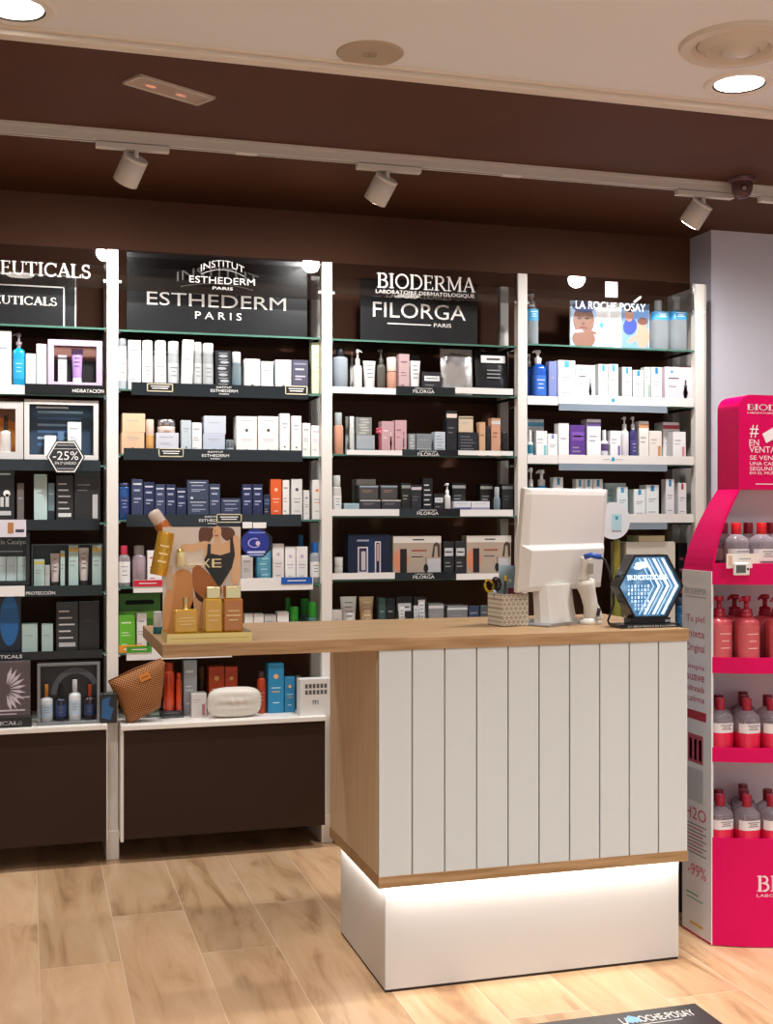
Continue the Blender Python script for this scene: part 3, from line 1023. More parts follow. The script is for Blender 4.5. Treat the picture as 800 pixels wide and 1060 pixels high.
def b_tube(w, h, col, st, o):
    """squeeze tube standing on its cap, crimp on top"""
    t = bpy.data.objects.new('squeeze_tube', None)
    COL.objects.link(t)
    ch = h * o.get('cap', .16)
    cr = w * .5 * o.get('cr', .8)
    cy = w * .42
    vs, fs = [], []
    n, L = 20, 8
    for j in range(L + 1):
        f = j / L
        rx = w * .5 * (.78 + .22 * f)
        ry = w * .4 * (1 - f ** 1.6) + .0012
        for i in range(n):
            a = 2 * PI * i / n
            vs.append((rx * math.cos(a), cy + ry * math.sin(a), ch + (h - ch) * f))
    for j in range(L):
        for i in range(n):
            fs.append((j * n + i, j * n + (i + 1) % n, (j + 1) * n + (i + 1) % n, (j + 1) * n + i))
    mb = MB().add(vs, fs, M(col, .3, coat=.2), True)
    mb.add(vs[-n:], [tuple(range(n))], M(col, .3))
    mb.box(-w * .5, w * .5, cy - .001, cy + .001, h - .006, h, M(col, .4))
    mb.build('body', t)
    MB().lathe([(cr * .96, 0), (cr, .002), (cr * .95, ch)], M(o.get('cc', '#f0eeee'), .3), cy=cy, n=20).build('cap', t)
    lb = MB()
    ink = M(o.get('ink', '#7f7f84'), .5)
    for k in range(4):
        f = .8 - .14 * k
        yy_ = cy - (w * .4 * (1 - f ** 1.6) + .0012) - .0016
        lb.box(-w * .25, w * (.22 - .04 * (k % 2)), yy_, yy_ + .001, ch + (h - ch) * f, ch + (h - ch) * f + h * .022, ink)
    lb.build('printing', t)
    return t


def b_jar(w, h, col, st, o):
    t = bpy.data.objects.new('cream_jar', None)
    COL.objects.link(t)
    r = w / 2
    bh = h * .5
    MB().lathe([(r * .8, 0), (r * .98, h * .06), (r, bh * .9), (r * .9, bh)], M(col, .2, coat=.4), cy=r, n=24).build('body', t)
    MB().lathe([(r * .98, 0), (r, .001), (r, (h - bh) * .9), (r * .93, h - bh)], M(o.get('cc', '#c9c9cc'), .2, o.get('metal', .9)), cy=r, z0=bh, n=24).build('lid', t)
    return t


def b_pouch(w, h, col, st, o):
    t = bpy.data.objects.new('foil_pouch', None)
    COL.objects.link(t)
    n = 10
    vs, fs = [], []
    rnd = random.Random(int(w * 1e5))
    for sgn in (-1, 1):
        for j in range(n + 1):
            for i in range(n + 1):
                u, v = i / n, j / n
                bul = (max(0, 1 - (2 * u - 1) ** 4) * max(0, 1 - (2 * v - 1) ** 4)) * .014
                bul *= .75 + .5 * rnd.random()
                vs.append(((u - .5) * w * (1 - .04 * (1 - v)), .02 + v * .02 + sgn * bul, v * h))
    N1 = (n + 1) ** 2
    for k in range(2):
        for j in range(n):
            for i in range(n):
                a = k * N1 + j * (n + 1) + i
                q = (a, a + 1, a + n + 2, a + n + 1)
                fs.append(q if k == 0 else q[::-1])
    MB().add(vs, fs, M(col, o.get('rough', .22), o.get('metal', .85)), True).build('body', t)
    lb = MB()
    if st == 'label':
        lb.box(-w * .36, w * .36, .014, .016, h * .74, h * .9, M('#f1f1f1', .5))
        lb.rect(-w * .2, w * .2, h * .8, h * .84, .0135, INK)
        for k in range(3):
            lb.box(-w * .2, w * .2, .006, .0075, h * (.56 - .08 * k), h * (.585 - .08 * k), GREY)
    else:
        lb.box(-w * .48, w * .48, .03, .032, h * .87, h * .98, M('#8d9092', .4))
        lb.box(-w * .4, -w * .34, .012, .014, h * .74, h * .82, M('#f1f1f1', .5))
    lb.build('label', t)
    return t


BUILD = {'c': (b_carton, 'carton', 'box'), 'b': (b_bottle, 'bottle', 'bottle'), 'p': (b_pump, 'pump_bottle', 'bottle'),
         't': (b_tube, 'squeeze_tube', 'tube'), 'j': (b_jar, 'cream_jar', 'jar'), 'f': (b_pouch, 'foil_pouch', 'pouch')}
USED = {}
RS = ['glass sign shelf', 'first shelf', 'second shelf', 'third shelf', 'fourth shelf', 'fifth shelf', 'bottom shelf']


def put(b, r, k, px0, px1, pt, col, st, desc, **o):
    Yp = o.get('y', 5.155)
    x0, x1 = X(px0, Yp), X(px1, Yp)
    w = x1 - x0 - .0015
    z0 = SZ[(b, r)] + o.get('lift', 0)
    if 'on' in o:
        z0 = o['on']
    z1 = Z((px0 + px1) / 2, pt, Yp)
    fn, nm, cat = BUILD[k]
    ob = fn(w, z1 - z0, col, st, o)
    ob.location = ((x0 + x1) / 2, Yp, z0)
    if o.get('tilt'):
        ob.rotation_euler = (0, math.radians(o['tilt']), 0)
    lab = desc + ', %s of %s' % (RS[r], BAYN[b])
    USED[lab] = USED.get(lab, 0) + 1
    tag(ob, lab, cat, 'products on the %s of the %s' % (RS[r], BAYN[b]))
    return z1


# ---- second bay
B = 1
T = put(B, 1, 'b', 122, 132, 350, '#b9c2c9', 'lab', 'grey-blue bottle beside the upright, leftmost', cap=.14, cc='#9aa3aa', cr=.85, clear=0)
put(B, 1, 'c', 132.5, 146, 352, '#f4f1f0', 'txt', 'tall white carton right of grey-blue bottle', acc='#e8c8cc')
put(B, 1, 'b', 147, 159, 352, '#f6f4f2', 'lab', 'tall white bottle, left of an identical pair', cap=.2, cr=.93, cc='#f8f6f4')
put(B, 1, 'b', 160, 173, 352, '#f6f4f2', 'lab', 'tall white bottle, right of an identical pair', cap=.2, cr=.93, cc='#f8f6f4')
put(B, 1, 'b', 174, 186, 353, '#aeb4b6', 'lab', 'grey bottle with white cap beside tilted carton', cap=.2, cr=.95, cc='#f4f4f2', lab='#c3c8c9')
put(B, 1, 'c', 187.5, 199, 351.5, '#f6f3f1', 'plain', 'slightly tilted tall white carton', y=5.14, d=.04, tilt=2.0)
put(B, 1, 'b', 200, 209.5, 354, '#a9acac', 'lab', 'grey white-capped bottle right of tilted carton', cap=.18, cr=.95, cc='#f2f2f0', lab='#b9bcbc')
put(B, 1, 'b', 210, 222, 355, '#a2a6a6', 'lab', 'grey white-capped bottle left of black patterned carton', cap=.18, cr=.95, cc='#f2f2f0', lab='#b2b5b5')
put(B, 1, 'c', 223, 239, 363, '#202226', 'squig', 'black carton with white curly patterns', acc='#a9adb3', ink='#d8d8d8')
put(B, 1, 'b', 240, 250.5, 364, '#9fb2ba', 'none', 'clear bottle with white cap and teal base', cap=.26, cr=.9, clear=1, liq='#2e7f9c', fill=.4)
put(B, 1, 'c', 253, 269.5, 371.5, '#f2efec', 'dot', 'square white carton left of grey-blue one')
put(B, 1, 'c', 270, 283, 374, '#b7c3cb', 'low', 'grey-blue and white carton between two white ones', acc='#f0efee')
put(B, 1, 'c', 285, 301.5, 372.5, '#f2efec', 'dot', 'square white carton left of purple-grey one')
put(B, 1, 'c', 302, 319, 372.5, '#4c4a5c', 'serum', 'purple-grey square carton', ink='#b9b6c4', acc='#8d8a9c')
put(B, 1, 'c', 322.5, 333, 354.5, '#cfd8ac', 'badge', 'tall pale green carton by right upright', acc='#a3b082', lift=.004)

T = put(B, 2, 'c', 125.5, 149.5, 447.5, '#e8c09c', 'dot', 'lower peach carton of a stack of two')
put(B, 2, 'c', 126.5, 150.5, 428, '#eec8a4', 'plain', 'upper peach carton of a stack of two', on=T)
put(B, 2, 'b', 151, 160, 434, '#d9a765', 'none', 'slim gold and blush bottle beside peach stack', cap=.45, cr=.95, cc='#e8cfc0')
T = put(B, 2, 'c', 161.5, 185, 448, '#cfd0da', 'txt', 'pale lilac carton under the silver jar')
put(B, 2, 'j', 163.5, 182.5, 434, '#e9d3c8', 'x', 'round jar with silver lid on lilac carton', on=T)
put(B, 2, 'c', 187.5, 198, 435, '#c2cdd3', 'dot', 'grey-blue carton right of silver jar')
put(B, 2, 'c', 198.5, 209, 437.5, '#dfe3e4', 'txt', 'light grey carton beside lilac stack')
T = put(B, 2, 'c', 210, 233, 449, '#bcc4d3', 'dot', 'lower grey-lilac carton of a stack of two')
put(B, 2, 'c', 211, 234, 430.5, '#c6cdd9', 'plain', 'upper grey-lilac carton of a stack of two', on=T)
put(B, 2, 'j', 234, 243, 455, '#8d999f', 'x', 'tiny clear jar between two stacks', cc='#a9b3b8')
for (a, c_, n1) in ((244.5, 266, 'left'), (267, 288.5, 'right')):
    T = put(B, 2, 'c', a, c_, 449.5, '#efebe7', 'dot', 'lower white dotted carton of %s stack' % n1)
    put(B, 2, 'c', a, c_, 431, '#f1ede9', 'dot', 'upper white dotted carton of %s stack' % n1, on=T)
put(B, 2, 'c', 289.5, 300, 428, '#f1ede9', 'dot', 'tallest slim white carton')
put(B, 2, 'c', 301.5, 312, 430.5, '#efebe7', 'dot', 'second tallest slim white carton')
put(B, 2, 'c', 313, 321.5, 438, '#ebe7e3', 'txt', 'short slim white carton')
put(B, 2, 'c', 322, 333, 440.5, '#e9e6e4', 'txt', 'short white carton against right upright', ink='#b9b6c8')

NV = '#262f52'
put(B, 3, 'b', 122.5, 135, 500, '#24508e', 'lab', 'bright blue bottle by left upright', cap=.1, cr=.95, cc='#2a3358', lab='#2b3b74', ink='#b9c3e4')
for (a, c_, p_, n1) in ((136, 148, 496, 'tallest navy carton, right of bright blue bottle'), (148.5, 160, 499, 'navy carton second right of bright blue bottle'),
                        (160.5, 171, 501.5, 'greyish navy carton above the display bottle cap'), (171.5, 182, 501.5, 'navy carton two left of the stack'),
                        (182.5, 193, 505, 'shorter navy carton just left of stack')):
    put(B, 3, 'c', a, c_, p_, '#3a4363' if 'grey' in n1 or 'tallest' in n1 else NV, 'serum', n1, ink='#a9b2cc', acc='#d4d8e4')
T = put(B, 3, 'c', 194, 216, 517.5, '#3d465e', 'serum', 'lower wide navy carton of a stack', ink='#a9b2cc', acc='#d4d8e4')
put(B, 3, 'c', 193.5, 216, 497, '#3d465e', 'serum', 'upper wide navy carton of a stack', ink='#a9b2cc', acc='#d4d8e4', on=T)
put(B, 3, 'c', 216.5, 228, 501, '#3b445f', 'serum', 'slate navy carton right of the stack', ink='#a9b2cc', acc='#d4d8e4')
put(B, 3, 'c', 228.5, 249.5, 516, '#343d5b', 'serum', 'low wide navy carton', ink='#98a2c0', acc='#c4c8d8')
put(B, 3, 'c', 250.5, 261, 501.5, '#2a3056', 'serum', 'navy carton, left of a matching pair', ink='#a9b2d8', acc='#d4d8ea')
put(B, 3, 'c', 261.5, 272, 501.5, '#2a3056', 'serum', 'navy carton, right of a matching pair', ink='#a9b2d8', acc='#d4d8ea')
put(B, 3, 'c', 273, 279.5, 512, '#232a42', 'label', 'small dark navy carton left of orange', ink='#888888', acc='#5a648a')
put(B, 3, 'c', 280, 291.5, 496, '#e2602c', 'badge', 'bright orange carton', acc='#f6c9a8', ink='#f6d9c8')
put(B, 3, 'c', 292.5, 299.5, 497, '#efeae6', 'txt', 'slim white carton right of orange')
put(B, 3, 'c', 301.5, 313, 496, '#dedcd9', 'badge', 'pale grey carton with dark badge', acc='#5a5f66')
put(B, 3, 'c', 314, 320.5, 507.5, '#dddbd8', 'badge', 'small pale grey carton', acc='#5a5f66')
put(B, 3, 'c', 323, 333, 497, '#e2dfdb', 'badge', 'white carton with orange badge by right upright', acc='#e07a3a')

put(B, 4, 'b', 122.5, 135.5, 565, '#cfc7cb', 'lab', 'clear bottle with bright pink cap', cap=.22, cr=.62, cc='#e0405e', clear=1, liq='#d8cdd2', fill=.8, lz=(.12, .78))
put(B, 4, 'b', 137, 152, 565, '#d9c4cd', 'none', 'pale pink bottle with grey cap', cap=.22, cr=.72, cc='#a9a3a8', clear=1, liq='#d6b8c4', fill=.85)
put(B, 4, 'c', 152.5, 168, 570, '#f2ebea', 'txt', 'white carton behind the gold display bottle', ink='#d0506a')
put(B, 4, 'c', 250, 262, 575, '#e9e2df', 'txt', 'white carton under the round blue sign')
put(B, 4, 'c', 266, 280.5, 568, '#4f9fbe', 'squig', 'carton with turquoise foil pattern', acc='#9fd0e0', ink='#e0f0f4')
put(B, 4, 'c', 282, 294, 563, '#efeae8', 'badge', 'tallest white carton, right of turquoise carton', acc='#d8b0b0')
put(B, 4, 'c', 295, 306, 566, '#f1edec', 'badge', 'white carton, left of a matching pair', acc='#c9b7d0')
put(B, 4, 'c', 306.5, 318.5, 566, '#f1edec', 'badge', 'white carton, right of a matching pair', acc='#c9b7d0')
put(B, 4, 'b', 309, 315, 554, '#2f6f9a', 'none', 'blue-capped bottle peeking over white pair', cap=.25, cr=.9, cc='#2b78b8', y=5.3)
put(B, 4, 'b', 321.5, 332.5, 562, '#c9d2da', 'lab', 'clear bottle with bright blue cap', cap=.24, cr=.6, cc='#1d68c4', clear=1, liq='#bfcad6', fill=.8)

put(B, 5, 'c', 123, 140, 637, '#63b832', 'txt', 'lime green carton behind worktop corner', ink='#d8f0c0')
put(B, 5, 'c', 141.5, 152, 635, '#dcdad6', 'txt', 'white carton right of lime green one')
put(B, 5, 'c', 253, 262, 635.5, '#e6e3df', 'plain', 'leftmost low white carton beside perfume display')
put(B, 5, 'c', 262.5, 273, 635.5, '#e6e3df', 'plain', 'second low white carton beside perfume display')
put(B, 5, 'c', 273.5, 286, 636.5, '#c9c7c2', 'txt', 'low greyish carton between white ones')
put(B, 5, 'c', 287, 299, 633.5, '#efeceb', 'plain', 'low white carton left of green-capped bottles')
for (a, c_, p_, yy_, n1) in ((300, 311, 628.5, 5.15, 'front-left'), (319, 330, 623.5, 5.15, 'front-right'), (295, 302, 619, 5.3, 'rear-left'), (311, 321, 620, 5.3, 'rear-right')):
    put(B, 5, 'b', a, c_, p_, '#6fa79c', 'none', n1 + ' of the green-capped teal bottles', cap=.35, cr=.85, cc='#2f9a32', clear=1, liq='#1f6f72', fill=.8, y=yy_)
# green gift pack with a handle slot
z = SZ[(1, 5)]
x0, x1 = X(123, 5.24), X(166, 5.24)
c = (x0 + x1) / 2
t = empty('gift_pack', (c, 5.24, z), 'green gift pack with a handle slot, fifth shelf of second bay', 'gift box')
hh = Z(144, 614, 5.24) - z
MB().box(x0 - c, x1 - c, 0, .08, 0, hh * .6, M('#4f8f2a', .4)).box(x0 - c, x1 - c, 0, .02, hh * .6, hh, M('#3d7a1e', .4)).rect(x0 - c, x1 - c, hh * .55, hh * .68, -.0006, M('#8cc94a', .4)).build('pack_body', t, bevel=.002)
MB().poly([(-.055, hh * .8), (.055, hh * .8), (.062, hh * .83), (.055, hh * .88), (-.055, hh * .88), (-.062, hh * .83)], -.001, .0, M('#0c100a', .8)).build('handle_slot', t)
z = SZ[(1, 5)]
t = MB().box(X(123, 5.14), X(150, 5.14), 0, .012, 0, .03, M('#e8962c', .4)).rect(X(128, 5.14), X(146, 5.14), .012, .018, -.0005, WHITE).build('promotion_strip', loc=(0, 5.135, z), bevel=.001)
tag(t, 'orange promotion strip below the lime green carton', 'sign')

# bottom shelf of the second bay
Y6 = 5.16
ORG = '#c9411c'
zb = SZ[(1, 6)]
T = put(B, 6, 'c', 167, 190, 736, '#1b1c1f', 'low', 'flat black box under the orange spray bottles', acc='#55565a', y=5.15)
put(B, 6, 'b', 169, 181.5, 687, ORG, 'none', 'large orange spray bottle on the black box', on=T, cap=.16, cr=.75, cc='#b83a18')
put(B, 6, 'b', 182, 188.5, 697, ORG, 'none', 'small orange spray bottle on the black box', on=T, cap=.16, cr=.75, cc='#b83a18')
put(B, 6, 'c', 190, 204, 684, '#a5a6ac', 'txt', 'tall silver grey carton', y=5.2, ink='#ddddE0')
put(B, 6, 'c', 198, 214, 718, '#cfc8c6', 'side', 'small white carton beside the quilted pouch', acc='#b06a70', y=5.14)
put(B, 6, 'b', 206, 213, 690, '#4a2c1e', 'none', 'slim dark amber bottle behind small white carton', cap=.3, cr=.9, cc='#6b3a20', y=5.3)
put(B, 6, 'c', 216, 232.5, 690, '#cf4a1e', 'badge', 'orange carton, left one behind quilted pouch', acc='#f0b060', y=5.25, ink='#f0c0a0')
put(B, 6, 'c', 233, 246, 690, '#d4502a', 'badge', 'orange carton, right one behind quilted pouch', acc='#f0c070', y=5.25, ink='#f0c0a0')
put(B, 6, 'b', 266.5, 276, 696, '#b23c1a', 'lab', 'orange-brown spray bottle right of quilted pouch', cap=.14, cr=.7, cc='#4a3028', lab='#a03414', ink='#e0a080')
put(B, 6, 'c', 277.5, 294, 687, '#2a86b4', 'badge', 'tall blue carton', acc='#e0a870', ink='#c0dcea')
put(B, 6, 'c', 294.5, 305.5, 701, '#2b80ac', 'badge', 'short blue carton', acc='#e0a870', ink='#c0dcea')
put(B, 6, 'c', 306, 312, 700, '#6d6a68', 'plain', 'narrow grey carton behind white grid box', y=5.22)
# white box with window grid
x0, x1 = X(310.5, 5.05), X(342.5, 5.05)
c = (x0 + x1) / 2
zt = Z(327, 703, 5.05) - zb
mb = MB().box(x0 - c, x1 - c, 0, .065, 0, zt, M('#dcdad7', .45))
for j in range(2):
    for i in range(6):
        xx = x0 - c + .022 + i * .0165
        mb.box(xx, xx + .012, -.0006, 0, zt * (.58 + .17 * j), zt * (.7 + .17 * j), M('#5a5655', .5))
mb.text('m', -.012, .012, zt * .3, zt * .42, -.0008, INK)
t = mb.build('gift_carton', loc=(c, 5.05, zb), bevel=.0015, seg=1)
tag(t, 'white carton printed with two rows of small grey squares, bottom shelf', 'box')

# quilted white pouch
x0, x1 = X(214, 5.12), X(269, 5.12)
w, hh = x1 - x0, Z(241, 711, 5.10) - zb
t = empty('cosmetic_pouch', ((x0 + x1) / 2, 5.10, zb), 'puffy white quilted cosmetic pouch on the bottom shelf', 'pouch')
n, mm = 36, 14
vs, fs = [], []
for sgn in (-1, 1):
    for j in range(mm + 1):
        rr = j / mm
        for i in range(n):
            a = 2 * PI * i / n
            c_, s_ = math.cos(a), math.sin(a)
            k = (abs(c_) ** 3.4 + abs(s_) ** 3.4) ** (-1 / 3.4)
            px_, pz_ = c_ * k * w / 2 * rr, s_ * k * hh / 2 * rr
            th = .034 * (1 - rr ** 3) ** .5 if rr < 1 else 0
            th += (.003 * abs(math.sin(px_ * 90 + pz_ * 30)) + .0025 * math.sin(pz_ * 170)) * (1 - rr)
            vs.append((px_, sgn * th, hh / 2 + pz_))
N1 = n * (mm + 1)
for k in range(2):
    for j in range(mm):
        for i in range(n):
            q = (k * N1 + j * n + i, k * N1 + j * n + (i + 1) % n, k * N1 + (j + 1) * n + (i + 1) % n, k * N1 + (j + 1) * n + i)
            fs.append(q if k else q[::-1])
MB().add(vs, fs, M('#d8d2c8', .4, coat=.3), True).build('padded_body', t)
pts = []
for i in range(37):
    a = 2 * PI * i / 36
    c_, s_ = math.cos(a), math.sin(a)
    k = (abs(c_) ** 3.4 + abs(s_) ** 3.4) ** (-1 / 3.4)
    pts.append((c_ * k * w / 2, 0, hh / 2 + s_ * k * (hh / 2 - .002)))
MB().tube(pts, .0025, M('#c2bbae', .4), 6).build('piping', t)

# woven brown bag
def weave_mat():
    m = bpy.data.materials.new('brown_basket_weave')
    m.use_nodes = True
    nt = m.node_tree
    N, L = nt.nodes.new, nt.links.new
    tc, mp, ck = N('ShaderNodeTexCoord'), N('ShaderNodeMapping'), N('ShaderNodeTexChecker')
    mp.inputs['Rotation'].default_value = (0, math.radians(25), 0)
    ck.inputs['Scale'].default_value = 170
    ck.inputs['Color1'].default_value = lin('#b9793f')
    ck.inputs['Color2'].default_value = lin('#5a3018')
    L(tc.outputs['Object'], mp.inputs[0])
    fl = N('ShaderNodeVectorMath')
    fl.operation = 'MULTIPLY'
    fl.inputs[1].default_value = (1, 0, 1)
    L(mp.outputs[0], fl.inputs[0])
    L(fl.outputs[0], ck.inputs['Vector'])
    b_ = nt.nodes['Principled BSDF']
    L(ck.outputs[0], b_.inputs['Base Color'])
    b_.inputs['Roughness'].default_value = .7
    bp = N('ShaderNodeBump')
    bp.inputs['Strength'].default_value = .6
    bp.inputs['Distance'].default_value = .002
    L(ck.outputs[1], bp.inputs['Height'])
    L(bp.outputs[0], b_.inputs['Normal'])
    return m


yw = 5.045
out = [(X(a, yw), Z(140, b_, yw)) for a, b_ in ((112.5, 706), (168, 684), (172, 688), (170, 712), (167, 735), (136, 750.5), (132, 748), (121, 722))]
cx_ = sum(p[0] for p in out) / len(out)
cz_ = sum(p[1] for p in out) / len(out)
t = empty('woven_bag', (cx_, yw + .04, zb), 'woven brown straw bag leaning on the bottom shelf beside orange bottles', 'bag')
# refine the outline and inflate
ol = []
for i in range(len(out)):
    a, b_ = out[i], out[(i + 1) % len(out)]
    for k in range(5):
        ol.append((a[0] + (b_[0] - a[0]) * k / 5, a[1] + (b_[1] - a[1]) * k / 5))
ol.reverse()
n = len(ol)
vs, fs = [], []
R_ = 7
for sgn in (-1, 1):
    for j in range(R_ + 1):
        rr = j / R_
        for (px_, pz_) in ol:
            vs.append(((px_ - cx_) * rr, sgn * (.032 * (1 - rr ** 2.6) ** .6 + .004), pz_ - zb if False else (cz_ - zb) + (pz_ - cz_) * rr))
N1 = n * (R_ + 1)
for k in range(2):
    for j in range(R_):
        for i in range(n):
            q = (k * N1 + j * n + i, k * N1 + j * n + (i + 1) % n, k * N1 + (j + 1) * n + (i + 1) % n, k * N1 + (j + 1) * n + i)
            fs.append(q[::-1] if k else q)
for i in range(n):
    fs.append((R_ * n + i, R_ * n + (i + 1) % n, N1 + R_ * n + (i + 1) % n, N1 + R_ * n + i))
MB().add(vs, fs, weave_mat(), True).build('woven_body', t)
tg = MB().box(-.022, .022, -.001, .001, -.014, .014, M('#d6832c', .5)).box(-.015, .015, -.0014, -.001, -.002, .002, M('#8a4a14', .5))
tg.build('leather_tag', t, loc=(X(150, yw) - cx_, -.036, Z(150, 701, yw) - zb), rot=(0, math.radians(-22), 0), bevel=.001)
MB().tube([(X(112.5, yw) - cx_, 0, Z(140, 706, yw) - zb), (X(140, yw) - cx_, 0, Z(140, 694.5, yw) - zb + .003), (X(168, yw) - cx_, 0, Z(140, 684, yw) - zb)], .004, M('#7a451f', .6), 6).build('zip_edge', t)

# ---- third bay
B = 2
put(B, 1, 'b', 346, 362, 360, '#9fa9b3', 'none', 'grey-blue bottle with black cap', cap=.18, cr=.55, cc='#24272c', sh=.05)
put(B, 1, 'p', 362.5, 367, 364, '#d9d4cf', 'none', 'slim white pump bottle behind another', y=5.25)
put(B, 1, 'p', 366.5, 376, 361, '#e6e2dd', 'none', 'white pump bottle right of grey-blue bottle', ph=.3, dir=1)
put(B, 1, 't', 377, 390.5, 373, '#d7d6d4', 'x', 'white squeeze tube right of pump bottle')
put(B, 1, 'p', 391, 400, 360.5, '#5e5a52', 'none', 'dark taupe pump bottle', ph=.28, cc='#4a4842')
put(B, 1, 'b', 401.5, 412, 369.5, '#cf9d86', 'none', 'blush bottle with cream cap', cap=.38, cr=.97, cc='#ece4d8', sh=.03)
put(B, 1, 'c', 413, 424, 366.5, '#c9abad', 'txt', 'slim dusty pink carton', ink='#84686c')
put(B, 1, 't', 425, 436.5, 373, '#e6e3e0', 'x', 'white squeeze tube beside pink carton')
put(B, 1, 'c', 425, 434, 368, '#2e2e30', 'plain', 'dark carton behind the right white tube', y=5.3)
put(B, 1, 'c', 437, 457, 385, '#2d2c30', 'label', 'low dark carton with white label', acc='#e8e8ea', ink='#77777c')
put(B, 1, 'f', 458, 491.5, 360, '#d2d3d4', 'x', 'crinkled silver foil pouch', rough=.25)
put(B, 1, 'f', 494, 529, 363, '#24262b', 'label', 'black pouch with white label', rough=.3, metal=.3)

put(B, 2, 'b', 346.5, 356, 427, '#e0a488', 'none', 'peach bottle with silver cap by left upright', cap=.3, cr=.8, cc='#b9c4c4', sh=.05, pw=4)
put(B, 2, 'b', 357.5, 361.5, 431, '#c6cfcd', 'none', 'slim pale bottle behind peach one', cap=.3, cr=.9, y=5.25)
put(B, 2, 'b', 362, 367.5, 431, '#d3d6d3', 'none', 'slim white bottle left of silver stack', cap=.25, cr=.9)
T = put(B, 2, 'c', 369, 388, 450.5, '#a6adb2', 'low', 'lower silver grey carton of a stack', acc='#6f8390')
put(B, 2, 'c', 368.5, 385, 432, '#8b8c88', 'squig', 'upper mirrored silver carton of a stack', on=T, acc='#c9cbc6', ink='#333333')
put(B, 2, 'c', 395, 408, 436, '#c79ea2', 'pic', 'pink duo pack, left one', acc='#8a4f5a', ink='#f2e8e8')
put(B, 2, 'c', 409, 421, 435, '#cfa5aa', 'pic', 'pink duo pack, right one', acc='#ead8da', ink='#7a4f5a')
put(B, 2, 'c', 423, 430, 449, '#8f9192', 'squig', 'narrow silver patterned carton', acc='#d0d2d2')
put(B, 2, 'c', 431, 447, 449, '#84898c', 'low', 'low mirrored silver carton', acc='#c9cfd2')
put(B, 2, 'c', 450, 461, 447, '#c4ccd4', 'lines', 'small pale grey carton left of black tower', ink='#77828c', acc='#c4ccd4')
put(B, 2, 'c', 462, 473, 425, '#1e2024', 'band', 'tall black carton with blush top', acc='#e6cfc4', ink='#6a6d74')
T = put(B, 2, 'c', 474, 495, 447.5, '#23242a', 'lines', 'black carton under the beige one', ink='#7f838c', acc='#3a3c44')
put(B, 2, 'c', 475, 490, 431, '#d8c3a8', 'band', 'beige carton on a black carton', on=T, acc='#6f6658')
put(B, 2, 'c', 496, 502.5, 437, '#cfa584', 'plain', 'slim tan carton left of black tube', ink='#6a4a34')
put(B, 2, 'b', 503, 508, 441, '#1d1e22', 'none', 'slim black bottle between tan cartons', cap=.3, cr=.9, cc='#2a2b30')
put(B, 2, 'c', 508.5, 518, 433, '#c8957a', 'band', 'rose tan carton with silver band', acc='#c9c6c4', ink='#7a4f3c')
put(B, 2, 'b', 520, 526.5, 447, '#1c1d21', 'none', 'small black bottle by right upright', cap=.35, cr=.95, cc='#26272b')
t = MB()
for k in range(5):
    a = 2 * PI * k / 5
    t.lathe([(.006, 0), (.01, .006), (.006, .012)], M('#c9566a', .5), cx=.011 * math.cos(a), cy=0, n=10, z0=.011 * math.sin(a))
t.lathe([(.005, 0), (.007, .006), (.004, .012)], M('#e8a0aa', .5), n=10, z0=0)
tb = t.box(-.003, .003, -.002, .004, -.1, .0, M('#b9505e', .5)).build('pink_rosette', loc=(X(393, 5.17), 5.17, Z(393, 434, 5.17)))
tag(tb, 'small pink rosette left of the pink duo packs, third bay', 'ornament')
tb.location.z = SZ[(2, 2)] + .1

put(B, 3, 'b', 345, 354, 492, '#d3d0cb', 'lab', 'white bottle by left upright', cap=.28, cr=.85, cc='#cfd4d2', pw=4)
put(B, 3, 'c', 356, 372, 521, '#9fb8c0', 'plain', 'flat pale blue carton', lift=.026, ink='#6f8890')
T = put(B, 3, 'c', 372.5, 394, 517, '#3a3b3f', 'band', 'lower left dark carton of the double stack', acc='#e0dedb', lift=.028)
put(B, 3, 'c', 372, 391.5, 502, '#4c4a4a', 'band', 'upper left dark carton of the double stack', on=T, acc='#9fb4be', ink='#b98a70')
T = put(B, 3, 'c', 395, 415, 517, '#38393d', 'band', 'lower right dark carton of the double stack', acc='#dcdad7', lift=.028)
T2 = put(B, 3, 'c', 394, 411.5, 502, '#494848', 'band', 'upper right dark carton of the double stack', on=T, acc='#9cb0b8', ink='#b98a70')
put(B, 3, 'c', 369, 389, 496, '#dedbd6', 'plain', 'white-topped carton behind the dark stack', y=5.27)
put(B, 3, 'c', 415.5, 425, 500, '#22231f', 'band', 'black carton left of framed carton', acc='#8e9690', ink='#a8a89a')
put(B, 3, 'c', 425.5, 436.5, 502, '#2c2c33', 'band', 'black carton with pink-grey top', acc='#cfc3cb', ink='#6c6c78')
x = put(B, 3, 'c', 437.5, 448, 495, '#16171a', 'lines', 'tall black carton with white frame lines', ink='#d6d8dc', acc='#3a3c40')
put(B, 3, 'c', 449, 459.5, 511, '#232427', 'label', 'short black carton with white label', acc='#e0e0e2')
put(B, 3, 'p', 460.5, 467.5, 500, '#dcdad8', 'none', 'small white pump bottle', ph=.3)
put(B, 3, 'c', 468, 482, 500, '#2c2f33', 'band', 'dark carton with white top behind pump', acc='#d6d8da', y=5.22)
put(B, 3, 'c', 470, 487.5, 519, '#dcdce2', 'low', 'flat white carton, left of two', acc='#5b5f96', lift=.026)
put(B, 3, 'c', 488, 507, 519, '#dfdfe4', 'low', 'flat white carton, right of two', acc='#a0a2b8', lift=.026)
put(B, 3, 'c', 497, 510, 501, '#2a2828', 'band', 'dark carton with bright lid behind flat ones', acc='#cfcac4', y=5.22)
put(B, 3, 'b', 512, 519, 504, '#7d8f9a', 'none', 'blue-grey bottle near the right end', cap=.35, cr=.7, cc='#aeb6ba')
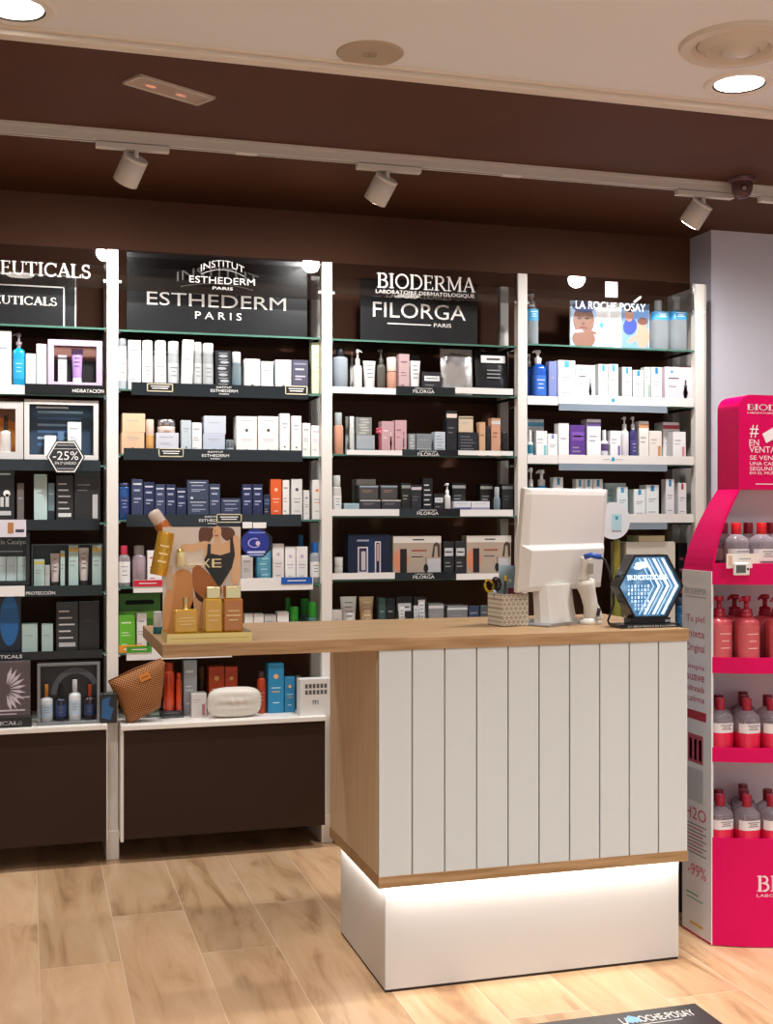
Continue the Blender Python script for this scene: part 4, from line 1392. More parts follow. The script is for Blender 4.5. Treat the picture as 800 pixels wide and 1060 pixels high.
put(B, 3, 'c', 519.5, 531, 501, '#1f2023', 'band', 'black carton beside right upright', acc='#77797c', ink='#55575c')

put(B, 4, 'j', 347, 356, 577, '#d5cfca', 'x', 'small white jar by left upright', cc='#e0dcd8', metal=0, lift=.015)
z4 = SZ[(2, 4)]


def fancy_box(px0, px1, pt, lab, paint, yy_=5.155, d=.07, col='#17223c', b_=2, r_=4):
    z0 = SZ[(b_, r_)]
    x0, x1 = X(px0, yy_), X(px1, yy_)
    h_ = Z((px0 + px1) / 2, pt, yy_) - z0
    w_ = x1 - x0
    mb = MB().box(-w_ / 2, w_ / 2, 0, d, 0, h_, M(col, .35))
    paint(mb, w_, h_)
    t = mb.build('gift_carton', loc=((x0 + x1) / 2, yy_, z0), bevel=.0015, seg=1)
    tag(t, lab, 'gift box')
    return t


def p_navy(mb, w, h):
    for (a, c_, z0, z1) in ((.22, .46, .14, .72), (.62, .76, .06, .84)):
        for k, m_ in enumerate((M('#d9cdd2', .4), M('#1a2038', .4))):
            e = .006 * k
            mb.rect(-w / 2 + a * w + e, -w / 2 + c_ * w - e, h * z0 + e, h * z1 - e, -.0005 - .0003 * k, m_)
    mb.rect(-w * .2, -w * .1, h * .2, h * .62, -.0012, M('#c9bcc6', .3))
    mb.rect(w * .17, w * .21, h * .4, h * .78, -.0012, M('#c9a6aa', .3))
    mb.rect(-w * .3, -w * .02, h * .84, h * .88, -.0005, M('#9aa0b4', .4))
    mb.rect(-w * .06, w * .1, h * .1, h * .9, -.0003, M('#1f3358', .3))


def p_beige(mb, w, h):
    mb.rect(-w / 2, w / 2, h * .84, h, -.0003, M('#ded8d0', .4))
    mb.rect(-w * .1, w * .14, h * .9, h * .93, -.0006, INK)
    mb.disc(-w * .34, h * .42, w * .16, -.0005, M('#dc8a68', .5), rz=h * .28)
    mb.rect(-w * .36, -w * .22, h * .12, h * .7, -.0008, M('#1f1d20', .4))
    mb.rect(-w * .12, w * .2, h * .64, h * .68, -.0005, M('#a3584a', .4))
    mb.rect(-w * .12, w * .12, h * .5, h * .52, -.0005, INK)
    mb.rect(w * .22, w * .49, h * .06, h * .46, -.0004, M('#c4c2c6', .4))
    mb.disc(w * .18, h * .24, w * .05, -.0008, M('#1f1d20', .4), rz=h * .1)
    mb.rect(w * .175, w * .185, h * .1, h * .5, -.0007, M('#1f1d20', .4))
    mb.poly([(w * .3, h * .5), (w * .34, h * .8), (w * .4, h * .86), (w * .47, h * .8), (w * .48, h * .5), (w * .43, h * .5), (w * .42, h * .76), (w * .37, h * .76), (w * .35, h * .5)], -.0008, 0, M('#4a4038', .4))


fancy_box(360.5, 404.5, 553, 'navy gift carton outlined with two slim bottles, third bay', p_navy)
fancy_box(407, 456.5, 555, 'beige gift carton with orange circle, left one in third bay', p_beige, col='#b5a392')
put(B, 4, 'c', 459, 470, 560.5, '#232528', 'label', 'black carton with white label, left of a pair', acc='#c9c9cc', ink='#888888')
put(B, 4, 'c', 471, 482, 560.5, '#28282c', 'label', 'black carton with white label, right of a pair', acc='#c9c9cc', ink='#888888')
fancy_box(483, 529, 554.5, 'beige gift carton with orange circle, behind the pen box', p_beige, col='#b5a392')

put(B, 5, 'c', 344, 354, 631.5, '#d6d0ca', 'plain', 'low white carton by left upright')
put(B, 5, 't', 353.5, 371, 618, '#cfccc8', 'x', 'white squeeze tube')
put(B, 5, 't', 373, 388.5, 618, '#b79a76', 'x', 'tan squeeze tube', ink='#e0d0b8')
put(B, 5, 'c', 392, 399.5, 619, '#3c5450', 'plain', 'slim dark green carton', ink='#8fb0a8')
put(B, 5, 'c', 400, 409, 619, '#22262a', 'plain', 'slim black carton right of green one')
put(B, 5, 'c', 410, 427, 617.5, '#26262a', 'label', 'black carton with white top label', acc='#cdd0d4')
put(B, 5, 't', 413, 420, 628, '#d5d5d5', 'x', 'little white tube before the labelled carton', y=5.13)
put(B, 5, 'c', 428, 442, 618, '#232327', 'side', 'black carton behind two white tubes', acc='#707078')
put(B, 5, 't', 428.5, 434, 627, '#c9ccd0', 'x', 'shorter of two white tubes', y=5.125)
put(B, 5, 't', 433.5, 441, 621, '#d9dbde', 'x', 'taller of two white tubes', y=5.14)
put(B, 5, 'c', 443.5, 459.5, 625, '#8e8e8e', 'band', 'silver grey low carton', acc='#d9d9d9')
put(B, 5, 'c', 463, 484, 627, '#7d7f82', 'band', 'wide low grey carton', acc='#d8dade')
put(B, 5, 'c', 485, 496, 627.5, '#33415c', 'low', 'low navy and white carton', acc='#d8dce0')
put(B, 5, 'c', 497, 506, 627, '#4c5557', 'low', 'low dark grey carton beside pen box', acc='#c9ccc8')

# ---- right bay
B = 3
CLR = '#c3ccd2'
put(B, 0, 'p', 546.5, 559.5, 303, CLR, 'lab', 'clear pump bottle with blue label by left upright', clear=1, ph=.2, lab='#4aa6d8', lz=(.62, .92), ink='#d8eaf4', liq='#9fa8ad', fill=.2)
put(B, 0, 'b', 677, 694.5, 310, CLR, 'lab', 'large clear bottle, left of a pair', clear=1, cap=.2, cr=.42, cc='#d9dada', lab='#3f9ed4', lz=(.74, .95), pw=4, liq='#8f979b', fill=.12, ink='#e0f0fa')
put(B, 0, 'b', 696, 713.5, 309, CLR, 'lab', 'large clear bottle, right of a pair', clear=1, cap=.2, cr=.42, cc='#b9bab8', lab='#3f9ed4', lz=(.74, .95), pw=4, liq='#8f979b', fill=.12, ink='#e0f0fa')

BL = '#1c55b4'
put(B, 1, 'p', 546, 552, 366, BL, 'none', 'blue pump bottle half hidden by left upright', y=5.25)
put(B, 1, 'p', 552.5, 567, 361.5, BL, 'lab', 'bright blue pump bottle with white text', ph=.2, lab='#2a68c8', ink='#e6eefa', pw=4, cr=.45)
put(B, 1, 'c', 568, 576.5, 374, '#7e8bc4', 'plain', 'lavender blue carton')
put(B, 1, 'c', 577.5, 595.5, 373, '#f3f3f5', 'tab', 'tall white carton right of lavender one', acc='#4aa8bc')
put(B, 1, 'c', 596.5, 616, 378, '#f3f3f5', 'pic', 'wide white carton printed with a grey bottle', acc='#8f9599', ink='#55585c')
put(B, 1, 'c', 619.5, 629.5, 377, '#f4f5f6', 'tab', 'slim white carton with blue tab, left of twins', acc='#2f9fb8')
put(B, 1, 'c', 630, 640, 377, '#f4f5f6', 'tab', 'slim white carton with blue tab, right of twins', acc='#2f9fb8')
put(B, 1, 'c', 644, 654, 380, '#eef0f1', 'tab', 'slim white carton right of the twins', acc='#2f9fb8')
put(B, 1, 'c', 655, 666.5, 383, '#f1f3f4', 'tab', 'shorter white carton with blue tab', acc='#1f8fc0')
put(B, 1, 'c', 667, 673, 380, '#dfe8e0', 'side', 'narrow white carton with green edge', acc='#7fa890')
put(B, 1, 'c', 674, 685, 380, '#f1f3f4', 'tab', 'white carton left of pink box', acc='#1f7fc8')
put(B, 1, 'c', 688, 717, 380, '#f0dce4', 'pic', 'wide pink-edged carton printed with a bottle', acc='#6a7a84', ink='#3a3c40')

put(B, 2, 'c', 546, 563, 434, '#e9f0f4', 'band', 'white carton with light blue top band', acc='#5fb2d8', y=5.25)
put(B, 2, 'b', 546.5, 553, 445, '#f0f2f4', 'lab', 'small white bottle with teal label', cap=.35, cr=.5, lab='#1f86a8', lz=(.45, .85))
put(B, 2, 'c', 555, 566.5, 446, '#f1f4f5', 'side', 'white carton with aqua stripe', acc='#7cc4cc')
put(B, 2, 'c', 567, 577, 449, '#f1f3f5', 'tab', 'short white carton left of the tall one', acc='#8a96c0')
put(B, 2, 'c', 578, 589, 438, '#f3f2f4', 'plain', 'tall white carton left of purple gift box')
put(B, 2, 'c', 590, 605.5, 440, '#5f3a8e', 'label', 'purple gift carton', acc='#7d54b0', ink='#e8d8c0')
put(B, 2, 'c', 607.5, 622, 434, '#f1f0f4', 'band', 'white carton with purple top band', acc='#6a5a9c')
put(B, 2, 'b', 623, 631, 445, '#f0eff2', 'lab', 'white bottle with purple label', cap=.3, cr=.5, lab='#5a3f7c', lz=(.55, .85))
put(B, 2, 'c', 631.5, 643, 446, '#f1f0f4', 'side', 'white carton with purple stripe', acc='#7a62a8')
put(B, 2, 'p', 644, 652.5, 431, '#ece9ee', 'none', 'white pump bottle left of purple one', ph=.22)
put(B, 2, 'p', 653, 660.5, 431, '#3f3a78', 'lab', 'purple pump bottle', ph=.22, lab='#4a4488', ink='#d0ccec')
put(B, 2, 'c', 661.5, 671.5, 436, '#f2eeea', 'band', 'white carton with orange band', acc='#e8a878')
put(B, 2, 'c', 672, 685, 446, '#efe7df', 'side', 'white carton with orange stripe', acc='#d9924e')
put(B, 2, 'c', 686, 703, 437, '#f0eceb', 'band', 'white carton with red band', acc='#b83a4a', y=5.22)
put(B, 2, 'c', 696.5, 710, 447, '#f2eff0', 'side', 'white carton with pink stripe by right upright', acc='#d88a98')

put(B, 3, 'p', 547, 555.5, 484, '#1e7a84', 'none', 'teal pump bottle above the monitor', ph=.3)
put(B, 3, 'p', 556, 571, 486, '#2070a0', 'none', 'wide blue pump bottle above the monitor', ph=.26)
put(B, 3, 'c', 573, 583, 494, '#eef1f3', 'tab', 'white carton peeking above the monitor', acc='#1f8fc0')
put(B, 3, 'c', 596, 604.5, 496, '#eef1f3', 'tab', 'first of three white cartons above monitor', acc='#1f9fc0')
put(B, 3, 'c', 605, 613.5, 496, '#eef1f3', 'tab', 'second of three white cartons above monitor', acc='#1f9fc0')
put(B, 3, 'c', 614, 624, 496, '#eef1f3', 'tab', 'third of three white cartons above monitor', acc='#1f8fc8')
put(B, 3, 'c', 626, 648, 500, '#dfeeee', 'lines', 'pale aqua carton behind the round card', acc='#a8dcdc', ink='#8fc4cc', y=5.25)
put(B, 3, 'c', 638.5, 650, 504, '#e2eff0', 'tab', 'pale aqua carton with blue tab', acc='#3a9fd0')
put(B, 3, 'c', 656, 668, 506.5, '#f0f3f4', 'tab', 'white carton with blue tab, left of green-edged one', acc='#2a98cc')
put(B, 3, 'c', 668.5, 682, 502, '#eef2f2', 'tab', 'taller white carton with blue tab', acc='#2a88c4')
put(B, 3, 'c', 689, 698, 496, '#e9e9ec', 'tab', 'slim tall white carton with blue tab', acc='#2a80cc')
put(B, 3, 'c', 702, 710.5, 500, '#e9e5e7', 'tab', 'slim white carton with red tab', acc='#b8344a')

put(B, 4, 'b', 636, 645, 559, '#8a8a34', 'none', 'olive yellow bottle beside the monitor', cap=.3, cr=.8, cc='#b0a84a')
put(B, 4, 'c', 702, 711.5, 562, '#1c2026', 'lines', 'tall black carton by the right upright', ink='#c05070', acc='#8a8d94', y=5.24)
T = put(B, 4, 'c', 648, 699, 561, '#d9d3c6', 'plain', 'large cream box behind the glowing hexagon', d=.16, y=5.15)
put(B, 4, 'c', 661, 688, 554.5, '#d4c7a0', 'plain', 'flat yellowish box on the cream box', on=T, d=.12)
put(B, 4, 'b', 702, 712, 619, '#1f4f78', 'lab', 'dark blue bottle behind the glowing hexagon', cap=.25, cr=.8, cc='#2a3a50', lab='#2a6390', ink='#c8dcea')

# ---- leftmost bay
B = 0
put(B, 1, 'c', -12, 12, 342, '#f3efe9', 'low', 'tall white display box at the photo edge', acc='#efe2cf', d=.03)
put(B, 1, 'p', 13, 26, 344, '#1aa0d0', 'lab', 'bright blue spray bottle', ph=.22, cc='#8b7f86', cr=.35, lab='#1c9ccc', ink='#a8e0f4', pw=4, lift=.03)
put(B, 1, 'c', 26.5, 37, 366, '#f2f2f2', 'none', 'short plain white carton', lift=.03)
put(B, 1, 'c', 37.5, 49, 356, '#f4f4f4', 'none', 'tall plain white carton', lift=.03)


def frame_display(px0, px1, pt, r, lab, fcol, bcol, items, yy_=5.14, fw=.014, lift=0.0, back=True, d=.08, pb=None, paint=None, glossy=.3):
    """open-fronted display case: frame, back panel, miniature products on its floor"""
    z0 = SZ[(0, r)] + lift
    x0, x1 = X(px0, yy_), X(px1, yy_)
    c_ = (x0 + x1) / 2
    w_, h_ = x1 - x0, Z((px0 + px1) / 2, pt, yy_) - z0
    t = empty('product_display', (c_, yy_, z0), lab, 'display case')
    fm_ = M(fcol, glossy)
    mb = MB().box(-w_ / 2, w_ / 2, 0, .01, h_ - fw, h_, fm_).box(-w_ / 2, w_ / 2, 0, d, 0, fw, fm_).box(
        -w_ / 2, -w_ / 2 + fw, 0, .01, fw, h_ - fw, fm_).box(w_ / 2 - fw, w_ / 2, 0, .01, fw, h_ - fw, fm_)
    mb.build('frame', t, bevel=.001, seg=1)
    if back:
        bp = MB().box(-w_ / 2 + .002, w_ / 2 - .002, d - .006, d, fw, h_ - .002, M(bcol, .35))
        if paint:
            paint(bp, w_, h_, d - .0065)
        bp.build('back_panel', t)
    for (k, a, b_, ht, col, st, oo) in items:
        xa, xb = X(a, yy_ + .03) - c_, X(b_, yy_ + .03) - c_
        ob = BUILD[k][0](xb - xa, Z((a + b_) / 2, ht, yy_ + .03) - z0 - fw, col, st, oo)
        ob.parent = t
        ob.location = ((xa + xb) / 2, .02, fw)
        ob.name = {'c': 'sample_carton', 'b': 'sample_bottle', 't': 'sample_tube', 'p': 'sample_pump'}[k]
        ob['label'] = 'sample product shown inside the case'
    return t


frame_display(49.5, 106, 352, 1, 'lilac framed display case with a purple tube, leftmost bay', '#cdb6d2', '#171518',
              [('c', 60, 69, 368, '#c9c2cc', 'band', {'acc': '#5a5660'}), ('t', 74, 86, 361, '#a888c4', 'x', {'ink': '#5a3a80', 'cc': '#e4dcea'})], lift=.028, fw=.024,
              paint=lambda mb, w, h, y: mb.rect(-w * .4, w * .4, h * .62, h * .97, y, M('#7a4f44', .5)))


def p_orange(mb, w, h, y):
    mb.disc(w * .1, h * .42, w * .4, y, M('#e07c1c', .5), rz=h * .32)
    mb.disc(w * .15, h * .38, w * .25, y - .0004, M('#f0a040', .5), rz=h * .2)


frame_display(-40, 24, 415, 2, 'white-edged orange display case with dropper bottle, leftmost bay', '#cfccca', '#8a4a20',
              [('b', 0, 12, 430, '#e0dcd8', 'none', {'cap': .4, 'cr': .35, 'cc': '#2a2624'})], fw=.03, paint=p_orange, lift=.02)


def p_blue(mb, w, h, y):
    for k in range(6):
        mb.rect(-w * .32, w * (.2 + .02 * k), h * (.25 + .11 * k), h * (.25 + .11 * k + .04), y, M(('#4a6b94', '#8fa6bc')[k % 2], .5))
    mb.rect(-w * .34, w * .1, h * .88, h * .91, y, WHITE)


frame_display(25, 102, 414, 2, 'black and white framed display case of pale boxes, above discount sign', '#dcd8d4', '#2c3f55',
              [('c', 46, 58, 451, '#e9eef0', 'none', {}), ('c', 60, 66, 447, '#5a7a9c', 'none', {}), ('c', 70, 84, 437, '#e6eef2', 'txt', {})], fw=.02, lift=.02, paint=p_blue)
# hexagonal discount sign
yh = 5.095
hc = (X(68, yh), Z(68, 473, yh))
t = empty('discount_sign', (hc[0], yh, hc[1]), 'dark hexagonal sign reading -25% hanging on the leftmost bay', 'sign')
Rh = (X(88, yh) - X(48, yh)) / 2
hexp = lambda R: [(R * math.cos(math.radians(60 * k)), R * math.sin(math.radians(60 * k))) for k in range(6)]
MB().poly(hexp(Rh), 0, .004, M('#2b2c2f', .35)).build('panel', t, bevel=.0008, seg=1)
L_ = MB()
ho, hi = hexp(Rh * .93), hexp(Rh * .87)
for k in range(6):
    L_.flat([ho[k], ho[(k + 1) % 6], hi[(k + 1) % 6], hi[k]], -.0008, WL)
L_.text('-25%', -Rh * .66, Rh * .66, -Rh * .16, Rh * .3, -.0008, WL)
L_.rect(-Rh * .45, Rh * .45, Rh * .6, Rh * .66, -.0008, GREY)
L_.rect(-Rh * .6, Rh * .6, Rh * .42, Rh * .44, -.0008, WL)
L_.text('EN 2ª UNIDAD', -Rh * .55, Rh * .55, -Rh * .4, -Rh * .26, -.0008, WL)
L_.rect(-Rh * .45, Rh * .45, -Rh * .66, -Rh * .6, -.0008, GREY)
L_.build('lettering', t)
MB().tube([(0, .002, Rh * .8), (0, .02, Rh * .8)], .002, GREY).build('hook', t)


def p_vials(mb, w, h, y):
    for k in range(3):
        mb.rect(w * (.05 + .12 * k), w * (.13 + .12 * k), h * .3, h * (.42 + .06 * k), y, M('#c9c9c9', .5))
    mb.disc(w * .32, h * .55, w * .08, y, WHITE)
    mb.rect(-w * .5, w * .42, h * .14, h * .22, y, M('#c9c9c9', .5))
    mb.rect(w * .1, w * .4, h * .9, h * .93, y, M('#c9c9c9', .5))


fancy_box(-30, 15, 486, 'black carton printed with white vials at the photo edge, leftmost bay', lambda mb, w, h: p_vials(mb, w, h, -.0006), col='#232425', b_=0, r_=3)
put(B, 3, 'c', 17.5, 25, 500, '#6f6762', 'plain', 'slim taupe carton')
put(B, 3, 'c', 35, 49, 491, '#bcd4d2', 'plain', 'tall mint carton')
put(B, 3, 'c', 49.5, 56.5, 500, '#6d858c', 'low', 'narrow grey-teal carton', acc='#1d2c33')
put(B, 3, 'c', 58, 76, 492, '#2c2c2d', 'lines', 'black carton beneath the discount sign', ink='#c9c9c9', acc='#dcdcdc')
put(B, 3, 'c', 76.5, 104, 488, '#272728', 'side', 'wide black carton right of discount sign', acc='#cfcfcf', ink='#77777a')
t = MB().box(X(-20, 5.1), X(27, 5.1), 0, .002, Z(10, 556, 5.1), Z(10, 538, 5.1), M('#d9d3dc', .4)).rect(X(8, 5.1), X(14, 5.1), Z(10, 552, 5.1), Z(10, 541, 5.1), -.0006, M('#b07a4a', .4)).rect(
    X(16, 5.1), X(25, 5.1), Z(10, 551, 5.1), Z(10, 548, 5.1), -.0006, M('#3a3a48', .4)).build('shelf_card', loc=(0, 5.1, 0))
tag(t, 'pale lilac shelf card with a small bottle picture, leftmost bay edge', 'sign')

frame_display(-45, 31, 551, 4, 'black panel display holding three mint cartons, leftmost bay', '#1c1d1f', '#242527',
              [('c', -5.5, 6, 576, '#b9cfd2', 'plain', {}), ('c', 6.5, 17.5, 576, '#b9cfd2', 'plain', {}), ('c', 18, 29.5, 576, '#b4cccc', 'plain', {})],
              fw=.016, lift=.03, d=.06, paint=lambda mb, w, h, y: mb.text('Cell Cycle Catalyst', -w * .2, w * .46, h * .74, h * .86, y, M('#c9c9c9', .5)).rect(-w * .3, w * .4, h * .62, h * .64, y, GREY))
frame_display(32.5, 106.5, 563, 4, 'clear display tray of mint cartons and pale tubes, leftmost bay', '#2f3a36', '#26302e',
              [('c', 35, 46, 579, '#b7d0ca', 'band', {'acc': '#d8c85a'}), ('c', 46.5, 51.5, 585, '#b9bdb8', 'plain', {}), ('t', 52, 62, 573, '#c9bcb8', 'x', {'cc': '#3a3634'}),
               ('c', 62.5, 67, 570, '#b7d0ca', 'band', {'acc': '#d8b85a'}), ('c', 71, 81, 564, '#b4cfcb', 'band', {'acc': '#d8b05a'}), ('t', 81.5, 92, 567, '#c6b9b4', 'x', {'cc': '#3a3634'}),
               ('c', 95.5, 105, 564, '#b4cfcb', 'band', {'acc': '#d8c05a'})], fw=.006, lift=.012, d=.09)


def p_bluebot(mb, w, h, y):
    mb.disc(w * .3, h * .6, w * .16, y, M('#1c5f9a', .5), rz=h * .45)
    mb.rect(-w * .05, w * .12, h * .1, h * .55, y - .0003, M('#16384f', .4))
    mb.rect(-w * .02, w * .09, h * .16, h * .28, y - .0006, M('#a9cdd8', .4))


fancy_box(-40, 22, 619, 'dark blue pictured carton at the photo edge, leftmost bay', lambda mb, w, h: p_bluebot(mb, w, h, -.0006), col='#0f1a2a', b_=0, r_=5)
put(B, 5, 'c', 22.5, 39, 646, '#a9c0bb', 'plain', 'wider mint grey carton', ink='#8aa39e')
put(B, 5, 'c', 43, 55, 646, '#a9c0bb', 'plain', 'narrower mint grey carton', ink='#8aa39e')
put(B, 5, 'c', 58, 81, 623, '#2b2b2b', 'lines', 'black carton with white text', ink='#c6c6c6', acc='#bdbdbd')
put(B, 5, 'c', 81.5, 103, 622, '#1d1d1d', 'plain', 'plain black carton by the upright', ink='#3a3a3a')

T = put(B, 6, 'c', -40, 33, 743, '#141415', 'plain', 'low black carton lettered in serif capitals', y=5.05, d=.12)
zz = SZ[(0, 6)]
mb = MB().serif('TICALS', X(-6, 5.049), X(23, 5.049), Z(10, 750.5, 5.049), Z(10, 747, 5.049), 0, M('#bdbdbd', .5), 1.8)
ob = [q_ for q_ in bpy.data.objects if q_.get('label', '').startswith('low black carton lettered')][0]
mb.v = [(v[0] - ob.location.x, -.0008, v[2] - ob.location.z) for v in mb.v]
mb.build('lettering', ob)


def p_star(mb, w, h):
    m_ = M('#c6bcc6', .4)
    for k in range(10):
        a = math.radians(-80 + 160 * k / 9)
        if k > 4:
            pass
        for r_ in (1,):
            x2, z2 = w * .18 + math.cos(a) * w * .26, h * .5 + math.sin(a) * h * .42
            x1, z1 = w * .14 + math.cos(a) * w * .06, h * .5 + math.sin(a) * h * .1
            nx, nz = -(z2 - z1), x2 - x1
            l = math.hypot(nx, nz)
            nx, nz = nx / l * w * .028, nz / l * w * .028
            xm, zm = x1 + (x2 - x1) * .55, z1 + (z2 - z1) * .55
            mb.flat([(x1, z1), (xm + nx, zm + nz), (x2, z2), (xm - nx, zm - nz)][::-1], -.0006, m_)
    mb.rect(-w * .1, w * .42, h * .1, h * .13, -.0006, m_)
    mb.rect(-w * .1, w * .3, h * .04, h * .06, -.0006, m_)
    mb.rect(w * .2, w * .49, h * .34, h * .36, -.0004, m_)


t = fancy_box(-40, 31.5, 686, 'grey-brown carton with a star of glass vials, bottom left shelf', p_star, col='#54484a', b_=0, r_=6, yy_=5.06)
t.location.z = T
t.scale.z = (Z(-4, 686, 5.06) - T) / (Z(-4, 686, 5.06) - SZ[(0, 6)])


def p_swirl(mb, w, h, y):
    for k in range(12):
        a0, a1 = math.radians(180 - 13 * k), math.radians(180 - 13 * (k + 1))
        q = []
        for (a, R) in ((a0, .36), (a1, .36), (a1, .28), (a0, .28)):
            q.append((w * .12 + math.cos(a) * w * R * 1.1, h * .45 + math.sin(a) * h * R * 1.2))
        mb.flat(q[::-1], y, M('#4a4e54', .5))


frame_display(38.5, 103.5, 686, 6, 'clear acrylic display case with four serum bottles, bottom left shelf', '#77797c', '#0c0d10',
              [('b', 41, 55, 709, '#cfd3d6', 'lab', {'cap': .34, 'cr': .3, 'cc': '#b9762c', 'lab': '#a9bccb'}),
               ('b', 57, 69, 710, '#1e2234', 'lab', {'cap': .34, 'cr': .3, 'cc': '#16171a', 'lab': '#2a3a66'}),
               ('b', 71, 84, 704, '#dfe3e6', 'lab', {'cap': .3, 'cr': .4, 'cc': '#c9ccd0', 'lab': '#b9cbd8'}),
               ('b', 87, 99, 709, '#2a1c1e', 'lab', {'cap': .34, 'cr': .3, 'cc': '#a8441c', 'lab': '#20355a'})], fw=.012, paint=p_swirl, lift=0, glossy=.1, yy_=5.06)
t = fancy_box(104, 121, 718, 'small dark carton with blue folded shape beside the woven bag', lambda mb, w, h: mb.flat([(-w * .45, h * .2), (w * .1, h * .1), (w * .3, h * .5), (0, h * .6), (w * .1, h * .9), (-w * .4, h * .8)], -.0006, M('#22588c', .4)),
              col='#16181c', b_=0, r_=6, yy_=5.05, d=.05)

# round hanging signs
ys = 5.09
t = empty('round_sign', (X(266, ys), ys, Z(266, 562, ys)), 'round deep blue sign with a dark rim hanging in the second bay', 'sign')
R8 = (X(282.5, ys) - X(249, ys)) / 2
MB().poly([(R8 * 1.02 * math.cos(math.radians(22.5 + 45 * k)), R8 * .94 * math.sin(math.radians(22.5 + 45 * k))) for k in range(8)], 0, .004, M('#15161c', .3)).build('rim', t)
mb = MB().disc(-R8 * .1, 0, R8 * .86, -.001, M('#20308c', .35), n=28)
for k in range(20):
    a0, a1 = math.radians(60 + 13 * k), math.radians(60 + 13 * (k + 1))
    mb.flat([(-R8 * .15 + R8 * .42 * math.cos(a0), R8 * .3 * math.sin(a0)), (-R8 * .15 + R8 * .42 * math.cos(a1), R8 * .3 * math.sin(a1)),
             (-R8 * .15 + R8 * .34 * math.cos(a1), R8 * .24 * math.sin(a1)), (-R8 * .15 + R8 * .34 * math.cos(a0), R8 * .24 * math.sin(a0))][::-1] if False else
            [(-R8 * .15 + R8 * .34 * math.cos(a0), R8 * .24 * math.sin(a0)), (-R8 * .15 + R8 * .34 * math.cos(a1), R8 * .24 * math.sin(a1)),
             (-R8 * .15 + R8 * .42 * math.cos(a1), R8 * .3 * math.sin(a1)), (-R8 * .15 + R8 * .42 * math.cos(a0), R8 * .3 * math.sin(a0))], -.0015, M('#b0a8e8', .4))
mb.disc(R8 * .05, -R8 * .02, R8 * .14, -.0015, M('#d8c8e8', .4), n=12)
mb.rect(-R8 * .5, R8 * .5, R8 * .6, R8 * .66, -.0015, M('#8fa4e8', .4))
mb.rect(-R8 * .6, R8 * .5, -R8 * .62, -R8 * .5, -.0015, M('#c8d0f4', .4))
mb.rect(-R8 * .5, R8 * .4, -R8 * .76, -R8 * .7, -.0015, M('#c8d0f4', .4))
mb.build('printed_face', t)
MB().box(X(251, ys) - X(266, ys), X(261, ys) - X(266, ys), -.0005, .002, R8 * .9, R8 * 1.28, WHITE).box(X(262, ys) - X(266, ys), X(275.5, ys) - X(266, ys), -.0005, .002, R8 * .9, R8 * 1.25, WHITE).build('holder_tab', t)
t = empty('round_card', (X(635, ys), ys, Z(635, 539, ys)), 'white rounded card picturing a carton, right of the monitor', 'sign')
R9 = .084
MB().poly([(R9 * math.cos(2 * PI * k / 28), R9 * 1.02 * math.sin(2 * PI * k / 28)) for k in range(28)], 0, .003, M('#e6e8ee', .4)).build('card', t)
MB().rect(-.01, .04, -.045, .03, -.001, M('#b7dae4', .4)).rect(.008, .022, .005, .02, -.0014, M('#2a98b8', .4)).rect(-.01, .04, -.05, -.045, -.0012, GREY).build('printed_picture', t)

# ------------------------------------------------------------------ counter
cx0, cx1, cy0, cy1 = .987, 1.996, 3.436, 4.03
CZ0, CZ1, WT0, WT1 = .322, 1.016, 1.016, 1.053
t = empty('sales_counter', (1.49, 3.73, 0), 'white slatted sales counter with a glowing plinth and oak sides', 'counter')
P = (-1.49, -3.73, 0)


def cpart(name, mb, **k):
    return mb.build(name, t, loc=P, **k)


GRV = M('#a9987c', .5)
mb = MB().box(cx0 + .003, cx1 - .003, cy0 + .004, cy0 + .02, CZ0 + .034, CZ1, GRV)
n = 10
for i in range(n):
    a = cx0 + .0005 + (cx1 - cx0 - .001) * i / n
    b_ = cx0 + .0005 + (cx1 - cx0 - .001) * (i + 1) / n
    mb.box(a + (.0025 if i else 0), b_ - (.0025 if i < n - 1 else 0), cy0 - .006, cy0 + .004, CZ0 + .034, CZ1, LACQ)
cpart('slatted_front', mb)
mb = MB().box(cx0, cx0 + .02, cy0 + .02, cy1, CZ0 + .034, CZ1, OAKSIDE)
k = 0
yy_ = cy0 + .05
cpart('side_panel', mb)
cpart('side_panel', MB().box(cx1 - .02, cx1, cy0 + .02, cy1, CZ0 + .034, CZ1, LACQ))
cpart('bottom_band', MB().box(cx0 - .002, cx1 + .002, cy0 - .008, cy1, CZ0, CZ0 + .034, OAK), bevel=.001)
cpart('back_panel', MB().box(cx0 + .02, cx1 - .02, cy1 - .02, cy1, CZ0 + .034, CZ1, OAKSIDE))
bx0, bx1, by0, by1 = 1.017, 1.988, 3.47, 4.0
cpart('plinth', MB().box(bx0, bx1, by0, by1, .008, CZ0, M('#d3d2d0', .45)), bevel=.001)
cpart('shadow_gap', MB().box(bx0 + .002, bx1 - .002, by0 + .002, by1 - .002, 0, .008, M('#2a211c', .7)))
LEDM = M('#fff7ee', .5, emit=6.0)
cpart('light_strip', MB().box(bx0, bx1, by0 - .012, by0 - .004, CZ0 - .004, CZ0, LEDM).box(bx0 - .016, bx0 - .006, by0, by1, CZ0 - .004, CZ0, LEDM))
lc = (1.0, .96, .9)
o = light('AREA', 'plinth_led', ((bx0 + bx1) / 2, by0 - .016, CZ0 - .006), 1.7, lc, shape='RECTANGLE', size=bx1 - bx0, size_y=.012)
o = light('AREA', 'plinth_led', (bx0 - .014, (by0 + by1) / 2, CZ0 - .006), .6, lc, shape='RECTANGLE', size=.012, size_y=by1 - by0)
wt = tag(MB().box(.362, 2.0, 3.425, 4.02, WT0, WT1, OAK).build('counter_worktop', bevel=.0015), 'long oak worktop jutting out left over the counter', 'worktop')

